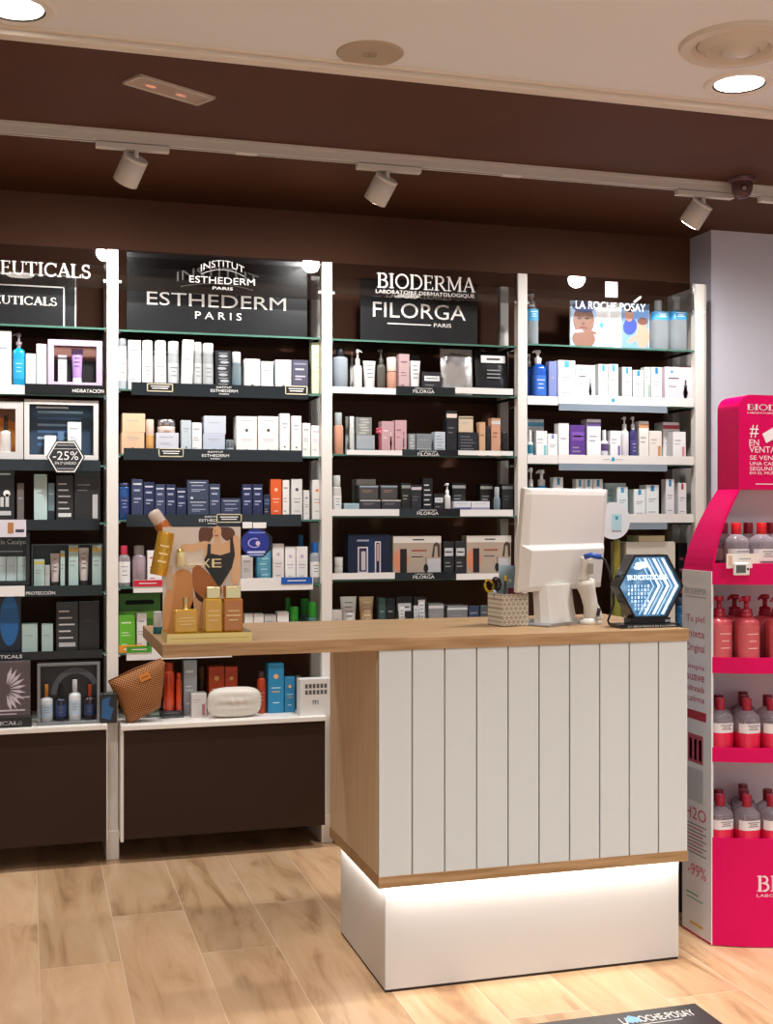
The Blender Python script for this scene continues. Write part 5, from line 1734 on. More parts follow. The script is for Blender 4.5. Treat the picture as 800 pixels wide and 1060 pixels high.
# dark cabinet seen between counter and pink stand
t = empty('storage_cabinet', (2.33, 4.05, 0), 'dark grey cabinet in the gap behind counter and pink stand', 'cabinet')
MB().box(-.13, .2, -.18, .18, 0, .755, M('#3a393b', .45)).build('body', t, bevel=.003)
MB().box(-.135, .205, -.19, .19, .755, .765, M('#c9c9cb', .4)).build('top_board', t)
MB().box(-.12, .19, -.185, -.18, .2, .215, M('#b9b9bb', .4)).build('handle_bar', t)
t = b_bottle(.035, .19, '#e6e2e4', 'lab', dict(cc='#c8202c', cap=.25, cr=.7))
t.location = (2.225, 3.93, .765)
tag(t, 'white bottle with a red cap in the gap beside the pink stand', 'bottle')

# ------------------------------------------------------------------ monitor
t = empty('computer_monitor', (1.701, 3.72, WT1), 'white computer monitor seen from behind on the worktop', 'monitor', rz=math.radians(27.6))
MW = M('#dcdad6', .4)
sc = Matrix.Translation((0, -.02, .275)) @ Matrix.Rotation(math.radians(5), 4, 'X')
hw, hh, bt = .222, .168, -.168
mb = MB()
mb.xf = sc
mb.box(-hw, hw, .012, .03, bt, hh, MW)
mb.build('screen_shell', t, bevel=.004)
mb = MB()
mb.xf = sc
pts = [(-hw + .004, .012), (-hw + .02, -.004), (hw - .02, -.004), (hw - .004, .012)]
vs = []
for z_, k in ((bt + .004, 1.0), (bt + .02, 1.15), (-.03, 1.35), (-.015, .55), (hh - .02, .45), (hh - .004, .2)):
    for (a, b_) in ((-hw + .003, .013), (-hw + .03, .013 - .018 * k), (hw - .03, .013 - .018 * k), (hw - .003, .013)):
        vs.append((a, b_, z_))
fs = []
for j in range(5):
    for i in range(3):
        fs.append((j * 4 + i, j * 4 + i + 1, (j + 1) * 4 + i + 1, (j + 1) * 4 + i))
fs += [(3, 2, 1, 0), (20, 21, 22, 23)]
mb.add(vs, fs, MW)
mb.build('back_cover', t, bevel=.003)
mb = MB()
mb.xf = sc
mb.box(-hw + .012, hw - .012, .03, .0315, bt + .02, hh - .012, M('#101216', .1))
mb.build('screen', t)
# curved column and foot
vs = []
for z_, s_ in ((.01, 1.0), (.06, .95), (.13, .92)):
    for i in range(9):
        a = PI + PI * i / 8
        vs.append((-.045 + .1 * s_ * math.cos(a), .055 * math.sin(a) * s_ + .0 + z_ * .12, z_))
fs = []
for j in range(2):
    for i in range(8):
        fs.append((j * 9 + i, j * 9 + i + 1, (j + 1) * 9 + i + 1, (j + 1) * 9 + i))
for j in range(2):
    fs.append((j * 9 + 8, j * 9, (j + 1) * 9, (j + 1) * 9 + 8))
fs.append(tuple(range(26, 17, -1))[::-1])
MB().add(vs, fs, M('#cdc8c0', .45), False).build('stand_column', t)
MB().poly([(-.16, 0), (.075, 0), (.075, .006), (.06, .011), (-.14, .011), (-.16, .006)], -.07, .1, M('#a8a8aa', .3, .6)).build('foot', t, bevel=.002)

# barcode scanner on its rest
xs, ys_ = on_z(611, 645.5, WT1)
xs, ys_ = X(611, ys_ - .02), ys_ - .02
t = empty('barcode_scanner', (xs, ys_, WT1), 'white handheld scanner standing by the monitor with a blue plug', 'scanner', rz=-YAW)
SW = M('#d9d4ca', .4)
k = ys_ / 1268 / .93
MB().lathe([(.038, 0), (.04, .004), (.038, .012), (.026, .02)], SW, cx=.0, n=24, sy=.8).build('rest_base', t)
mb = MB()
mb.xf = Matrix.Translation((.012, 0, .015)) @ Matrix.Rotation(math.radians(-13), 4, 'Y')
mb.lathe([(.03, 0), (.03, .02), (.024, .05), (.026, .09), (.032, .115), (.03, .13), (.018, .135)], SW, n=20, sy=.75)
mb.build('handle', t)
mb = MB()
mb.xf = Matrix.Translation((-.022, 0, .15)) @ Matrix.Rotation(math.radians(6), 4, 'Y')
mb.box(-.016, .018, -.02, .03, -.01, .07, SW)
mb.build('scan_head', t, bevel=.007, seg=3)
MB().box(-.012, .006, -.0225, -.02, .165, .2, M('#aaa59b', .5)).build('scan_window', t)
MB().tube([(.02, -.026, .03), (.024, -.028, .055)], .006, M('#2b2b2d', .4)).build('trigger', t)
# cable
c0 = Vector((1.757, 3.60, 1.275))
t2 = empty('monitor_cable', c0, 'black cable with a blue plug hanging from the monitor back', 'cable', rz=-YAW)
MB().tube([(-.03, -.0, .0), (-.012, -.01, .006), (.02, -.012, .0)], .009, M('#2456b4', .4), 10).build('blue_plug', t2)
MB().tube([(.018, -.012, .0), (.034, -.014, -.01), (.047, -.014, -.045), (.06, -.012, -.1), (.062, -.01, -.15), (.05, -.008, -.185), (.044, -.004, -.205), (.05, 0, -.2185)], .0035, M('#17171a', .4), 8).build('cord', t2)
mb = MB().tube([(.0, 0, 0), (.03, -.01, .0), (.06, -.02, .003), (.11, -.015, .0)], .003, M('#e4e0d8', .4), 6)
t3 = mb.build('white_cord', loc=(1.80, 3.56, WT1 + .003))
tag(t3, 'short white cord lying on the worktop beside the hexagon sign', 'cord')

# ------------------------------------------------------------------ pen box with cards
def hexpat():
    m = bpy.data.materials.new('cream_card_with_grey_triangles')
    m.use_nodes = True
    nt = m.node_tree
    N, L = nt.nodes.new, nt.links.new
    tc = N('ShaderNodeTexCoord')
    acc_ = None
    for ang_ in (0, 60, 120):
        mp = N('ShaderNodeMapping')
        mp.inputs['Rotation'].default_value = (0, math.radians(ang_), 0)
        w_ = N('ShaderNodeTexWave')
        w_.wave_type = 'BANDS'
        w_.bands_direction = 'Z'
        w_.inputs['Scale'].default_value = 22
        L(tc.outputs['Object'], mp.inputs[0])
        L(mp.outputs[0], w_.inputs[0])
        if acc_ is None:
            acc_ = w_.outputs[1]
        else:
            mm_ = N('ShaderNodeMath')
            mm_.operation = 'MINIMUM'
            L(acc_, mm_.inputs[0])
            L(w_.outputs[1], mm_.inputs[1])
            acc_ = mm_.outputs[0]
    r = N('ShaderNodeValToRGB')
    r.color_ramp.elements[0].position, r.color_ramp.elements[0].color = .06, lin('#a3998a')
    r.color_ramp.elements[1].position, r.color_ramp.elements[1].color = .16, lin('#d9d2c4')
    L(acc_, r.inputs[0])
    L(r.outputs[0], nt.nodes['Principled BSDF'].inputs['Base Color'])
    nt.nodes['Principled BSDF'].inputs['Roughness'].default_value = .6
    return m


xb, yb2 = on_z(520, 649, WT1)
HP = hexpat()
t = empty('pen_box', (xb, yb2, WT1), 'cream box with grey triangle pattern holding cards beside the monitor', 'pen box', rz=math.radians(8))
w_, d_, h_ = .097, .097, .104
mb = MB().box(0, w_, 0, .004, 0, h_, HP).box(0, w_, d_ - .004, d_, 0, h_, HP).box(0, .004, .004, d_ - .004, 0, h_, HP).box(w_ - .004, w_, .004, d_ - .004, 0, h_, HP).box(0, w_, 0, d_, 0, .004, HP)
mb.build('box_body', t, bevel=.001, seg=1)
cb = MB().box(-.031, .031, 0, .0015, -.02, .17, M('#a7bfc6', .4)).disc(.01, .12, .006, -.0006, WHITE).build('pale_card', loc=(xb + .042, yb2 + .06, WT1 + .025), rot=(math.radians(-8), math.radians(4), math.radians(8)))
tag(cb, 'pale blue card standing in the triangle patterned box', 'card')
cb = MB().box(-.026, .026, 0, .0015, 0, .118, M('#c9c7c4', .4)).box(-.026, .026, -.0006, 0, .098, .118, M('#8a2434', .4)).build('red_edged_card', loc=(xb + .062, yb2 + .035, WT1 + .004), rot=(math.radians(-5), 0, math.radians(8)))
tag(cb, 'grey card with a red top edge standing in the patterned box', 'card')
ts = empty('scissors', (xb + .018, yb2 + .05, WT1 + .006), 'yellow and black handled scissors standing in the patterned box', 'scissors')
for s_, cc in ((-1, '#c9a81c'), (1, '#1c1a18')):
    pts = [(s_ * .013 + .014 * math.cos(a), 0, .13 + .02 * math.sin(a)) for a in [2 * PI * q / 12 for q in range(13)]]
    MB().tube(pts, .004, M(cc, .4), 6).build('handle', ts, rot=(0, math.radians(-14), 0))
MB().box(-.006, .006, -.001, .001, 0, .115, CHROME).build('blade', ts, rot=(0, math.radians(-14), 0))
tp = MB().tube([(0, 0, 0), (.008, .0, .14)], .004, M('#2a2723', .4), 8).tube([(.008, 0, .14), (.009, 0, .158)], .0045, M('#d8b82a', .4), 8).build('pen', loc=(xb + .014, yb2 + .03, WT1 + .005))
tag(tp, 'dark pen with a yellow end in the patterned box', 'pen')

# ------------------------------------------------------------------ glowing hexagon
hxc, hyc, hzc, HR = 1.907, 3.50, 1.183, .1167
t = empty('hexagon_light_sign', (hxc, hyc, WT1), 'glowing blue hexagonal light sign in a black frame on the worktop', 'light sign')
zc = hzc - WT1
ho, hi = [(a, b_ + zc) for a, b_ in hexp(HR)], [(a, b_ + zc) for a, b_ in hexp(HR * .93)]
FB = M('#14161a', .2)
mb = MB()
for k in range(6):
    a, b_, c_, d_ = ho[k], ho[(k + 1) % 6], hi[(k + 1) % 6], hi[k]
    vs = [(a[0], 0, a[1]), (b_[0], 0, b_[1]), (c_[0], 0, c_[1]), (d_[0], 0, d_[1]), (a[0], .055, a[1]), (b_[0], .055, b_[1]), (c_[0], .055, c_[1]), (d_[0], .055, d_[1])]
    mb.add(vs, [(3, 2, 1, 0), (4, 5, 6, 7), (0, 1, 5, 4), (2, 3, 7, 6)], FB)
mb.build('frame', t)
MB().flat([(a, b_) for a, b_ in hi], .05, M('#1b2a44', .4)).build('back_plate', t)


def hex_face():
    m = bpy.data.materials.new('lit_blue_panel')
    m.use_nodes = True
    nt = m.node_tree
    N, L = nt.nodes.new, nt.links.new
    b_ = nt.nodes['Principled BSDF']
    tc, n_ = N('ShaderNodeTexCoord'), N('ShaderNodeTexNoise')
    n_.inputs['Scale'].default_value = 30
    r = N('ShaderNodeValToRGB')
    r.color_ramp.elements[0].position, r.color_ramp.elements[0].color = .35, lin('#3f78a8')
    r.color_ramp.elements[1].position, r.color_ramp.elements[1].color = .65, lin('#8fb8dc')
    L(tc.outputs['Object'], n_.inputs[0])
    L(n_.outputs[0], r.inputs[0])
    L(r.outputs[0], b_.inputs['Emission Color'])
    b_.inputs['Base Color'].default_value = lin('#22384f')
    b_.inputs['Emission Strength'].default_value = .75
    b_.inputs['Roughness'].default_value = .3
    return m


HF = hex_face()
mb = MB().flat([(a, b_) for a, b_ in hi], .012, HF)
mb.build('lit_panel', t)
EW = M('#dcecff', .4, emit=1.6)
EB = M('#9fc4ea', .4, emit=1.0)
mb = MB()
for k, (off, m_, th) in enumerate(((.0, EW, .006), (.02, EB, .0035), (.032, EW, .006), (.052, EB, .003), (.064, EW, .005), (.085, EB, .003))):
    R = HR * .88
    ap = R - off            # right tip
    s60 = math.sqrt(3)
    zt_ = R * s60 / 2
    for sg in (1, -1):
        a = (ap, 0)
        b_ = (ap - zt_ / s60, sg * zt_)
        q = [(a[0], zc + a[1]), (b_[0], zc + b_[1]), (b_[0] - th * 1.6, zc + b_[1]), (a[0] - th * 1.6, zc + a[1])]
        if sg < 0:
            q = q[::-1]
        mb.flat(q, .0115 - .0002 * k, m_)
for k in range(7):
    for j in range(7):
        xx, zz = -.075 + k * .0115, -.075 + j * .012
        if abs(zz) < (HR * .85 - abs(xx)) * 1.6 and zz < .015:
            mb.rect(xx, xx + .005, zc + zz, zc + zz + .008, .0112, (EB, EW)[(k + j * 3) % 4 == 0])
mb.serif('SKINCEUTICALS', -.078, .062, zc + .022, zc + .036, .0108, EW, 1.5)
for a_, r_ in ((0, .012), (1.2, .018), (2.4, .012), (3.8, .016)):
    mb.disc(-.03 + .012 * math.cos(a_), zc + .065 + .008 * math.sin(a_), r_, .0109, EW, rz=.006, n=12)
mb.build('light_pattern', t)
MB().box(-.115, .095, -.016, .06, 0, .0125, FB).box(-.07, .07, .0, .05, .0125, .03, FB).build('base', t, bevel=.001, seg=1)
MB().text('2+1 SERUM REGALO EN TU COMPRA', -.09, .08, .003, .0085, -.0166, M('#d0d8e0', .4)).text('serum', .05, .075, .016, .024, -.0012, M('#d0d8e0', .4)).build('lettering', t)

# ------------------------------------------------------------------ gold perfume display
pz = WT1
ax0, ax1, ay0, ay1 = .378, .617, 3.448, 3.60
t = empty('perfume_display', (ax0, ay0, pz), 'gold perfume display with picture panel and letters at the worktop end', 'display stand')
PLM = M('#e6d68e', .4)
MB().box(0, ax1 - ax0, 0, ay1 - ay0, 0, .026, PLM).box(0, ax1 - ax0, 0, ay1 - ay0, .026, .0265, M('#c9a83c', .2, .8)).box(.01, ax1 - ax0 - .01, -.0006, 0, .012, .0135, M('#b09a50', .5)).build('plinth', t, bevel=.001, seg=1)
yP = 3.575
bx_ = lambda px: X(px, yP) - ax0
bz_ = lambda py: Z(208, py, yP) - pz
yl = yP - ay0
pan = MB().box(bx_(168.5), bx_(249), yl, yl + .004, .0265, bz_(545.5), M('#e6dcd2', .45))


def pic(pts, m_, lv):
    pan.flat([(bx_(a), bz_(b_)) for a, b_ in pts], yl - .0004 * lv, m_)


def ell(cx, cy, rx, ry, m_, lv, rot=0):
    pts = []
    for i in range(18):
        a = -2 * PI * i / 18
        ex, ey = rx * math.cos(a), ry * math.sin(a)
        pts.append((cx + ex * math.cos(rot) - ey * math.sin(rot), cy + ex * math.sin(rot) + ey * math.cos(rot)))
    pic(pts, m_, lv)


SKA, SKB, SKC = M('#dd9c5e', .5), M('#b9703a', .5), M('#e9bd92', .5)
HAIR = M('#6a4330', .5)
SUIT = M('#26282c', .5)


def smooth(pts, k=5):
    out, n = [], len(pts)
    for i in range(n):
        p0, p1, p2, p3 = pts[i - 1], pts[i], pts[(i + 1) % n], pts[(i + 2) % n]
        for q in range(k):
            t_ = q / k
            out.append(tuple(.5 * (2 * p1[c] + (p2[c] - p0[c]) * t_ + (2 * p0[c] - 5 * p1[c] + 4 * p2[c] - p3[c]) * t_ * t_ + (3 * p1[c] - p0[c] - 3 * p2[c] + p3[c]) * t_ ** 3) for c in (0, 1)))
    return [(min(max(a, 168.8), 248.8), min(max(b, 545.8), 655)) for a, b in out]


pic(smooth([(169, 654), (169, 628), (174, 606), (182, 592), (192, 589), (199, 596), (200, 620), (199, 654)]), SKA, 1)
pic(smooth([(169, 640), (169, 626), (176, 600), (182, 594), (180, 610), (176, 640), (172, 652)]), M('#e8ae74', .5), 2)
pic(smooth([(199, 654), (200, 620), (212, 619), (232, 626), (249, 636), (249, 654)]), SKC, 1)
pic(smooth([(199, 590), (206, 585), (216, 594), (228, 606), (229, 616), (220, 623), (208, 622), (201, 612)]), SKB, 2)
pic(smooth([(202, 612), (210, 619), (224, 622), (214, 625), (204, 620)]), M('#4a2a1c', .5), 3)
pic(smooth([(207, 547), (216, 546), (222, 548), (219, 558), (213, 564), (206, 560)]), HAIR, 1)
pic(smooth([(228, 546), (240, 547), (243, 554), (236, 560), (230, 556)]), HAIR, 1)
pic(smooth([(214, 562), (222, 564), (232, 562), (240, 558), (247, 561), (245, 580), (228, 606), (213, 584), (211, 570)]), SKC, 3)
pic(smooth([(218, 563), (208, 569), (196, 571), (187, 568), (189, 563), (200, 563), (212, 560)]), SKC, 4)
pic([(215, 563), (218, 563), (218, 573), (228, 575), (238, 572), (238, 557), (241, 556), (243, 575), (240, 588), (229, 606), (226, 607), (213, 588), (211, 580), (214, 574)], SUIT, 5)
pic(smooth([(241, 556), (247, 556), (249, 566), (249, 598), (243, 606), (239, 600), (240, 588), (243, 574)]), SKC, 6)
pic([(221.5, 556), (228, 556), (229, 565), (221, 565)], SKC, 4)
ell(224.5, 551, 4.6, 6.6, SKC, 5, .1)
ell(224, 554.6, 2.0, .8, M('#b04a44', .5), 6)
ell(222.6, 550, .8, .7, SKB, 6)
pan.build('picture_panel', t)
LG = M('#f6e6b4', .35)
mb = MB()
for ch, a, b_ in (('N', 181, 189), ('U', 194, 202), ('X', 208, 217), ('E', 219, 229)):
    mb.text(ch, bx_(a), bx_(b_), bz_(587.5), bz_(578.5), yl - .0045, LG)
mb.box(bx_(180), bx_(230), yl - .0042, yl - .004 + .004, bz_(585), bz_(584.9), LG)
mb.build('gold_lettering', t)


def gold_bottle(name, cx, cy, w, d, h, capw, caph, neck, mat, parent, cut=False, capm=GOLD):
    g = bpy.data.objects.new(name, None)
    COL.objects.link(g)
    g.parent = parent
    return g


OIL = M('#e3b02c', .12, trans=.2, coat=.5)
OIL2 = M('#c27a1c', .12, trans=.2, coat=.5)
GC = M('#e0cf9c', .22, .9)
GR = 'golden oil bottles on the display plinth'
for (a, b_, pt_, pc_, mat_, kind, lab) in ((181, 204.5, 631, 619, OIL, 0, 'flat square golden bottle with slim cap on the display plinth'),
                                           (212.5, 230, 620, 607.5, OIL, 1, 'tall golden oil bottle in the middle of the plinth'),
                                           (232, 251.5, 620, 607, OIL2, 1, 'tall amber oil bottle at the right of the plinth')):
    yq = 3.475
    x0, x1 = X(a, yq), X(b_, yq)
    g = empty('perfume_bottle', ((x0 + x1) / 2, yq, pz + .0265), lab, 'bottle', GR)
    w2 = (x1 - x0) / 2
    base = pz + .0265
    hb, hc_ = Z((a + b_) / 2, pt_, yq) - base, Z((a + b_) / 2, pc_, yq) - base
    d2 = w2 * 1.0 if kind else w2 * .55
    MB().box(-w2, w2, 0, 2 * d2, 0, hb, mat_).build('body', g, bevel=.004, seg=3)
    if kind:
        MB().box(-w2 * .82, w2 * .82, d2 * .2, d2 * 1.8, hb + .001, hc_, GC).build('cap', g, bevel=.002)
    else:
        MB().lathe([(.007, 0), (.008, .002), (.008, hc_ - hb)], GC, cy=d2, z0=hb, n=16).build('cap', g)
        MB().lathe([(.012, 0), (.01, .004)], GC, cy=d2, z0=hb - .001, n=16).build('collar', g)
    lb = MB()
    gk = M('#f0dc9c', .4)
    for q, ww_ in enumerate((.6, .75, .5)):
        lb.box(-w2 * ww_, w2 * ww_, -.0008, -.0002, hb * (.62 - q * .14), hb * (.65 - q * .14), gk)
    lb.build('printing', g)
# oversized dummy bottles fixed to the panel's left edge
def dummy(cx, cy, ln, rad, rot, body, capm, lab, yq, capf=.28):
    xo, zo = X(cx, yq) - ax0, Z(cx, cy, yq) - pz
    mb = MB()
    mb.xf = Matrix.Translation((xo, yq - ay0, zo)) @ Matrix.Rotation(math.radians(rot), 4, 'Y')
    hb = ln * (1 - capf)
    mb.lathe([(rad * .95, -ln / 2), (rad, -ln / 2 + .004), (rad, -ln / 2 + hb * .96), (rad * .9, -ln / 2 + hb)], body, n=24)
    mb.lathe([(rad * .88, -ln / 2 + hb), (rad * .9, ln / 2 - .012), (rad * .75, ln / 2 - .003), (rad * .4, ln / 2)], capm, n=24)
    o = mb.build('dummy_bottle', t)
    o['label'] = lab
    l2 = MB()
    l2.xf = mb.xf
    for q in range(3):
        l2.box(-rad * .5, rad * .5, -rad - .0006, -rad + .001, -ln / 2 + hb * (.3 + .18 * q), -ln / 2 + hb * (.34 + .18 * q), M('#fbe6b0', .4))
    q = l2.build('printing')
    q.parent = o


AMB = M('#b5601c', .2, coat=.6)
dummy(171, 549, .135, .0215, -33, AMB, M('#d8c8bc', .3), 'amber dummy bottle with pale cap', 3.60, .3)
dummy(168, 573, .125, .0245, 11, M('#d9a83c', .25, .55), M('#e6cf8c', .2, .6), 'gold dummy bottle', 3.555, .0)
dummy(187, 577, .05, .013, 0, M('#e6d8a8', .3), M('#c9a860', .3, .4), 'small pipette on the panel', 3.56, .2)
MB().box(X(172, 3.58) - ax0, X(178, 3.58) - ax0, yl - .004, yl + .006, bz_(610), bz_(585), M('#d8c0a0', .4)).build('side_tab', t)
# little white and teal tube
xj, yj = on_z(163.5, 656, WT1)
t = b_bottle(.027, .068, '#d9dcd8', 'none', dict(cap=.01, cr=.9, liq=None))
bpy.data.objects.remove([c_ for c_ in t.children if c_.name.startswith('cap')][0])
MB().lathe([(.0138, 0), (.0142, .001), (.0142, .02), (.0138, .021)], M('#1d6a70', .3), cy=.0135, n=20).build('teal_base', t)
t.location = (xj, yj - .012, WT1)
t.name = 'cream_stick'
tag(t, 'small white stick with a teal base left of the perfume display', 'cosmetic')

# ------------------------------------------------------------------ pink floor display
PK = M('#d8005c', .4, spec=.2)
PKD = M('#d8045e', .4)
t = empty('floor_display', (2.457, 3.7, 0), 'magenta floor display stand with curved shelves beside the counter', 'display stand')
HX, HD = .302, .203
yf, ybk = -.154, .03


def arc_front(hx, z0, z1, bulge, mat, th=.008, yo=0.0, n=20, mb=None):
    mb = mb or MB()
    vs = []
    for i in range(n + 1):
        x = -hx + 2 * hx * i / n
        y = yf + yo - bulge * (1 - (x / hx) ** 2)
        vs += [(x, y, z0), (x, y, z1), (x, y + th, z0), (x, y + th, z1)]
    fs = []
    for i in range(n):
        a = 4 * i
        fs += [(a, a + 4, a + 5, a + 1), (a + 2, a + 3, a + 7, a + 6), (a + 1, a + 5, a + 7, a + 3), (a, a + 2, a + 6, a + 4)]
    return mb.add(vs, fs, mat, False)


def arc_shelf(hx, z, bulge, mat, n=20):
    pts = [(-hx + 2 * hx * i / n, yf - bulge * (1 - ((-hx + 2 * hx * i / n) / hx) ** 2)) for i in range(n + 1)]
    top = pts + [(hx, ybk), (-hx, ybk)]
    vs = [(p[0], p[1], z) for p in top] + [(p[0], p[1], z - .006) for p in top]
    m_ = len(top)
    return MB().add(vs, [tuple(range(m_)), tuple(range(2 * m_ - 1, m_ - 1, -1))], mat)


BU = .09
SPW = M('#dcdde2', .45)
mb = arc_front(HX, .003, .355, BU, PK)
LBT = M('#f4dbe6', .4)
mb.build('curved_base', t)
L_ = MB()


def arc_text(s_, x0, x1, z0, z1, fn='serif', mat=LBT):
    q = MB()
    if fn == 'serif':
        q.serif(s_, x0, x1, z0, z1, 0, mat, 1.2)
    else:
        q.text(s_, x0, x1, z0, z1, 0, mat)
    vs = [(v[0], yf - BU * (1 - (v[0] / HX) ** 2) - .001, v[2]) for v in q.v]
    L_.add(vs, q.f, mat)


arc_text('BIODERMA', -.175, .175, .185, .235)
arc_text('LABORATOIRE DERMATOLOGIQUE', -.175, .175, .165, .176, 'sans')
SHZ = [(1.183, 1.252), (.893, .945), (.603, .65)]
for (z0, z1) in SHZ:
    arc_text('BIODERMA', -.065, .065, z0 + .026, z0 + .038)
    arc_text('LABORATOIRE', -.06, .06, z0 + .017, z0 + .021, 'sans')
L_.build('lettering', t)
for (z0, z1) in SHZ:
    s_ = arc_shelf(HX - .002, z0 + .008, BU, PK).build('shelf', t)
    arc_front(HX, z0, z1, BU, PK).build('shelf_front', s_)
arc_shelf(HX - .002, .30, BU, SPW).build('shelf', t)
# side panels and sweeping arms
for sg in (-1, 1):
    sp = MB()
    nm = 12
    lo = [(HX, 0.0), (HX, 1.225)]
    sp.box(sg * HX - .004, sg * HX + .004, yf, ybk, .003, 1.225, SPW)
    if sg < 0:
        xx = -HX - .0046
        def side(y0, y1, z0, z1, m_):
            sp.add([(xx, y0, z0), (xx, y1, z0), (xx, y1, z1), (xx, y0, z1)], [(3, 2, 1, 0)], m_)
        def stext(s__, y0, y1, z0, z1, m_):
            q = MB().text(s__, 0, 1, 0, 1, 0, m_)
            sp.add([(xx - .0004, y1 + (y0 - y1) * v[0], z0 + (z1 - z0) * v[2]) for v in q.v], q.f, m_)
        RD = M('#c23a5a', .4)
        y0s, y1s = yf + .03, yf + .165
        stext('BIODERMA', y0s, y1s, 1.145, 1.165, M('#9a9aa0', .4))
        side(y0s, y1s, 1.134, 1.137, GREY)
        for s__, za, zb_ in (('Tu piel', 1.045, 1.075), ('mixta', 1.0, 1.025), ('Original', .945, .98), ('limpia', .89, .91), ('suave', .855, .875), ('hidratada', .82, .84), ('calma', .785, .805)):
            stext(s__, y0s + .01, y1s - .01, za, zb_, RD)
        side(y0s, y1s, .725, .755, M('#a82038', .4))
        side(y0s + .02, y1s - .02, .58, .675, M('#b04a60', .4))
        for q in range(3):
            side(y0s + .03 + .03 * q, y0s + .045 + .03 * q, .59, .66, M('#d88a98', .4))
        side(y0s + .02, y1s, .45, .56, M('#b9bcc0', .4))
        stext('H2O', y0s, y1s, .39, .43, RD)
        for q in range(9):
            side(y0s + .02 * (q % 2), y1s - .01, .37 - .012 * q, .375 - .012 * q, M(('#8a8a94', '#b06a80')[q % 2], .4))
        stext('-99%', y0s, y1s - .02, .2, .24, M('#d84a6a', .4))
        side(y0s + .05, y1s - .01, .135, .14, M('#3aa08a', .4))
        side(y0s + .02, y1s - .01, .12, .124, M('#3aa08a', .4))
        side(y0s + .02, y1s - .03, .035, .043, M('#d8b020', .4))
        side(yf, ybk, .003, .008, PK)
    sp.build('side_panel', t, bevel=0)
    am = MB()
    vs, fs = [], []
    K = 12
    for k in range(K + 1):
        f = k / K
        z = 1.225 + (1.495 - 1.225) * f
        x = HX - (HX - HD) * (f ** 1.7)
        for (dx, yy2) in ((0, yf), (0, ybk - .054 * f), (-.008, ybk - .054 * f), (-.008, yf)):
            vs.append((sg * (x + dx), yy2, z))
    for k in range(K):
        for i in range(4):
            a, b_ = 4 * k + i, 4 * k + (i + 1) % 4
            q = (a, b_, b_ + 4, a + 4)
            fs.append(q if sg > 0 else q[::-1])
    am.add(vs, fs, PK).build('sweeping_arm', t)
MB().box(-HX + .004, HX - .004, ybk - .006, ybk, .3, 1.225, M('#d9dce3', .5)).poly([(-HX + .006, 1.225), (HX - .006, 1.225)] + [(HX - .006 - (HX - HD) * ((k / 8) ** 1.7), 1.225 + .27 * k / 8) for k in range(1, 9)] + [(-HX + .006 + (HX - HD) * ((k / 8) ** 1.7), 1.225 + .27 * k / 8) for k in range(8, 0, -1)], ybk - .062, ybk - .056, M('#d9dce3', .5)).build('back_panel', t)
# header box with rounded top corners
hz0, hz1, rr = 1.495, 1.808, .045
pts = [(-HD, hz0), (HD, hz0)]
for k in range(9):
    a = PI / 2 * k / 8
    pts.append((HD - rr + rr * math.cos(a), hz1 - rr + rr * math.sin(a)))
for k in range(9):
    a = PI / 2 + PI / 2 * k / 8
    pts.append((-HD + rr + rr * math.cos(a), hz1 - rr + rr * math.sin(a)))
hd_ = MB().poly(pts, yf, yf + .13, PK).build('header', t)
L_ = MB()
e = yf - .001
W2 = M('#f6eef2', .4)
q = lambda px: X(px, 3.545) - 2.457
qz = lambda py: Z(782, py, 3.545)
L_.serif('BIODERMA', q(773), q(773) + .245, qz(424.5), qz(418.5), e, W2, 1.3)
L_.text('LABORATOIRE DERMATOLOGIQUE', q(773.5), q(773) + .245, qz(428.5), qz(426.5), e, W2)
L_.text('#', q(776), q(785), qz(453), qz(440), e, W2)
L_.text('EN', q(775.5), q(785.5), qz(461.5), qz(455), e, W2)
L_.text('VENTAS', q(775.5), q(775.5) + .115, qz(468.5), qz(462), e, W2)
L_.text('SE VENDE', q(776), q(776) + .125, qz(476), qz(471.5), e, W2)
L_.text('UNA CADA 2', q(776), q(776) + .13, qz(481.5), qz(478), e, W2)
L_.text('SEGUNDOS', q(776), q(776) + .13, qz(487), qz(483), e, W2)
L_.text('EN EL MUNDO', q(776), q(776) + .13, qz(491), qz(488.3), e, W2)
L_.rect(q(782), q(782) + .2, qz(501.4), qz(500.6), e, W2)
L_.flat([(q(789), qz(449)), (q(793), qz(458.5)), (q(812), qz(448)), (q(812), qz(492)), (q(828), qz(492)), (q(828), qz(432)), (q(815), qz(433))], e, W2)
L_.build('lettering', hd_)

# bottles in the pink stand (set out as the photo shows; the unseen right side mirrors them)
def put_stand(kind, px, yl_, z, w, h, lab, grp, **o):
    y = 3.7 + yl_
    if kind == 'b':
        ob = b_bottle(w, h, o.pop('col', '#b5a7b0'), 'lab', dict(dict(clear=1, cap=.2, cr=.42, cc='#c8142c', pw=3, liq='#c31243', fill=.42, lz=(.45, .8), lab='#e9e2e4', ink='#7a6a74', sh=.18), **o))
    else:
        ob = b_pump(w, h, '#c8505a', 'lab', dict(dict(cc='#a01430', ph=.24, cr=.55, pw=3, lab='#cc5a62', ink='#ecc0c0', lz=(.15, .85), sh=.08), **o))
    ob.location = (px, y, z)
    tag(ob, lab, 'bottle', grp)


def sx(px, yl_):
    return X(px, 3.7 + yl_)


g1 = 'clear red-capped bottles on the magenta display'


def arc_y(x):
    return yf - BU * (1 - ((x - 2.457) / HX) ** 2) + .012


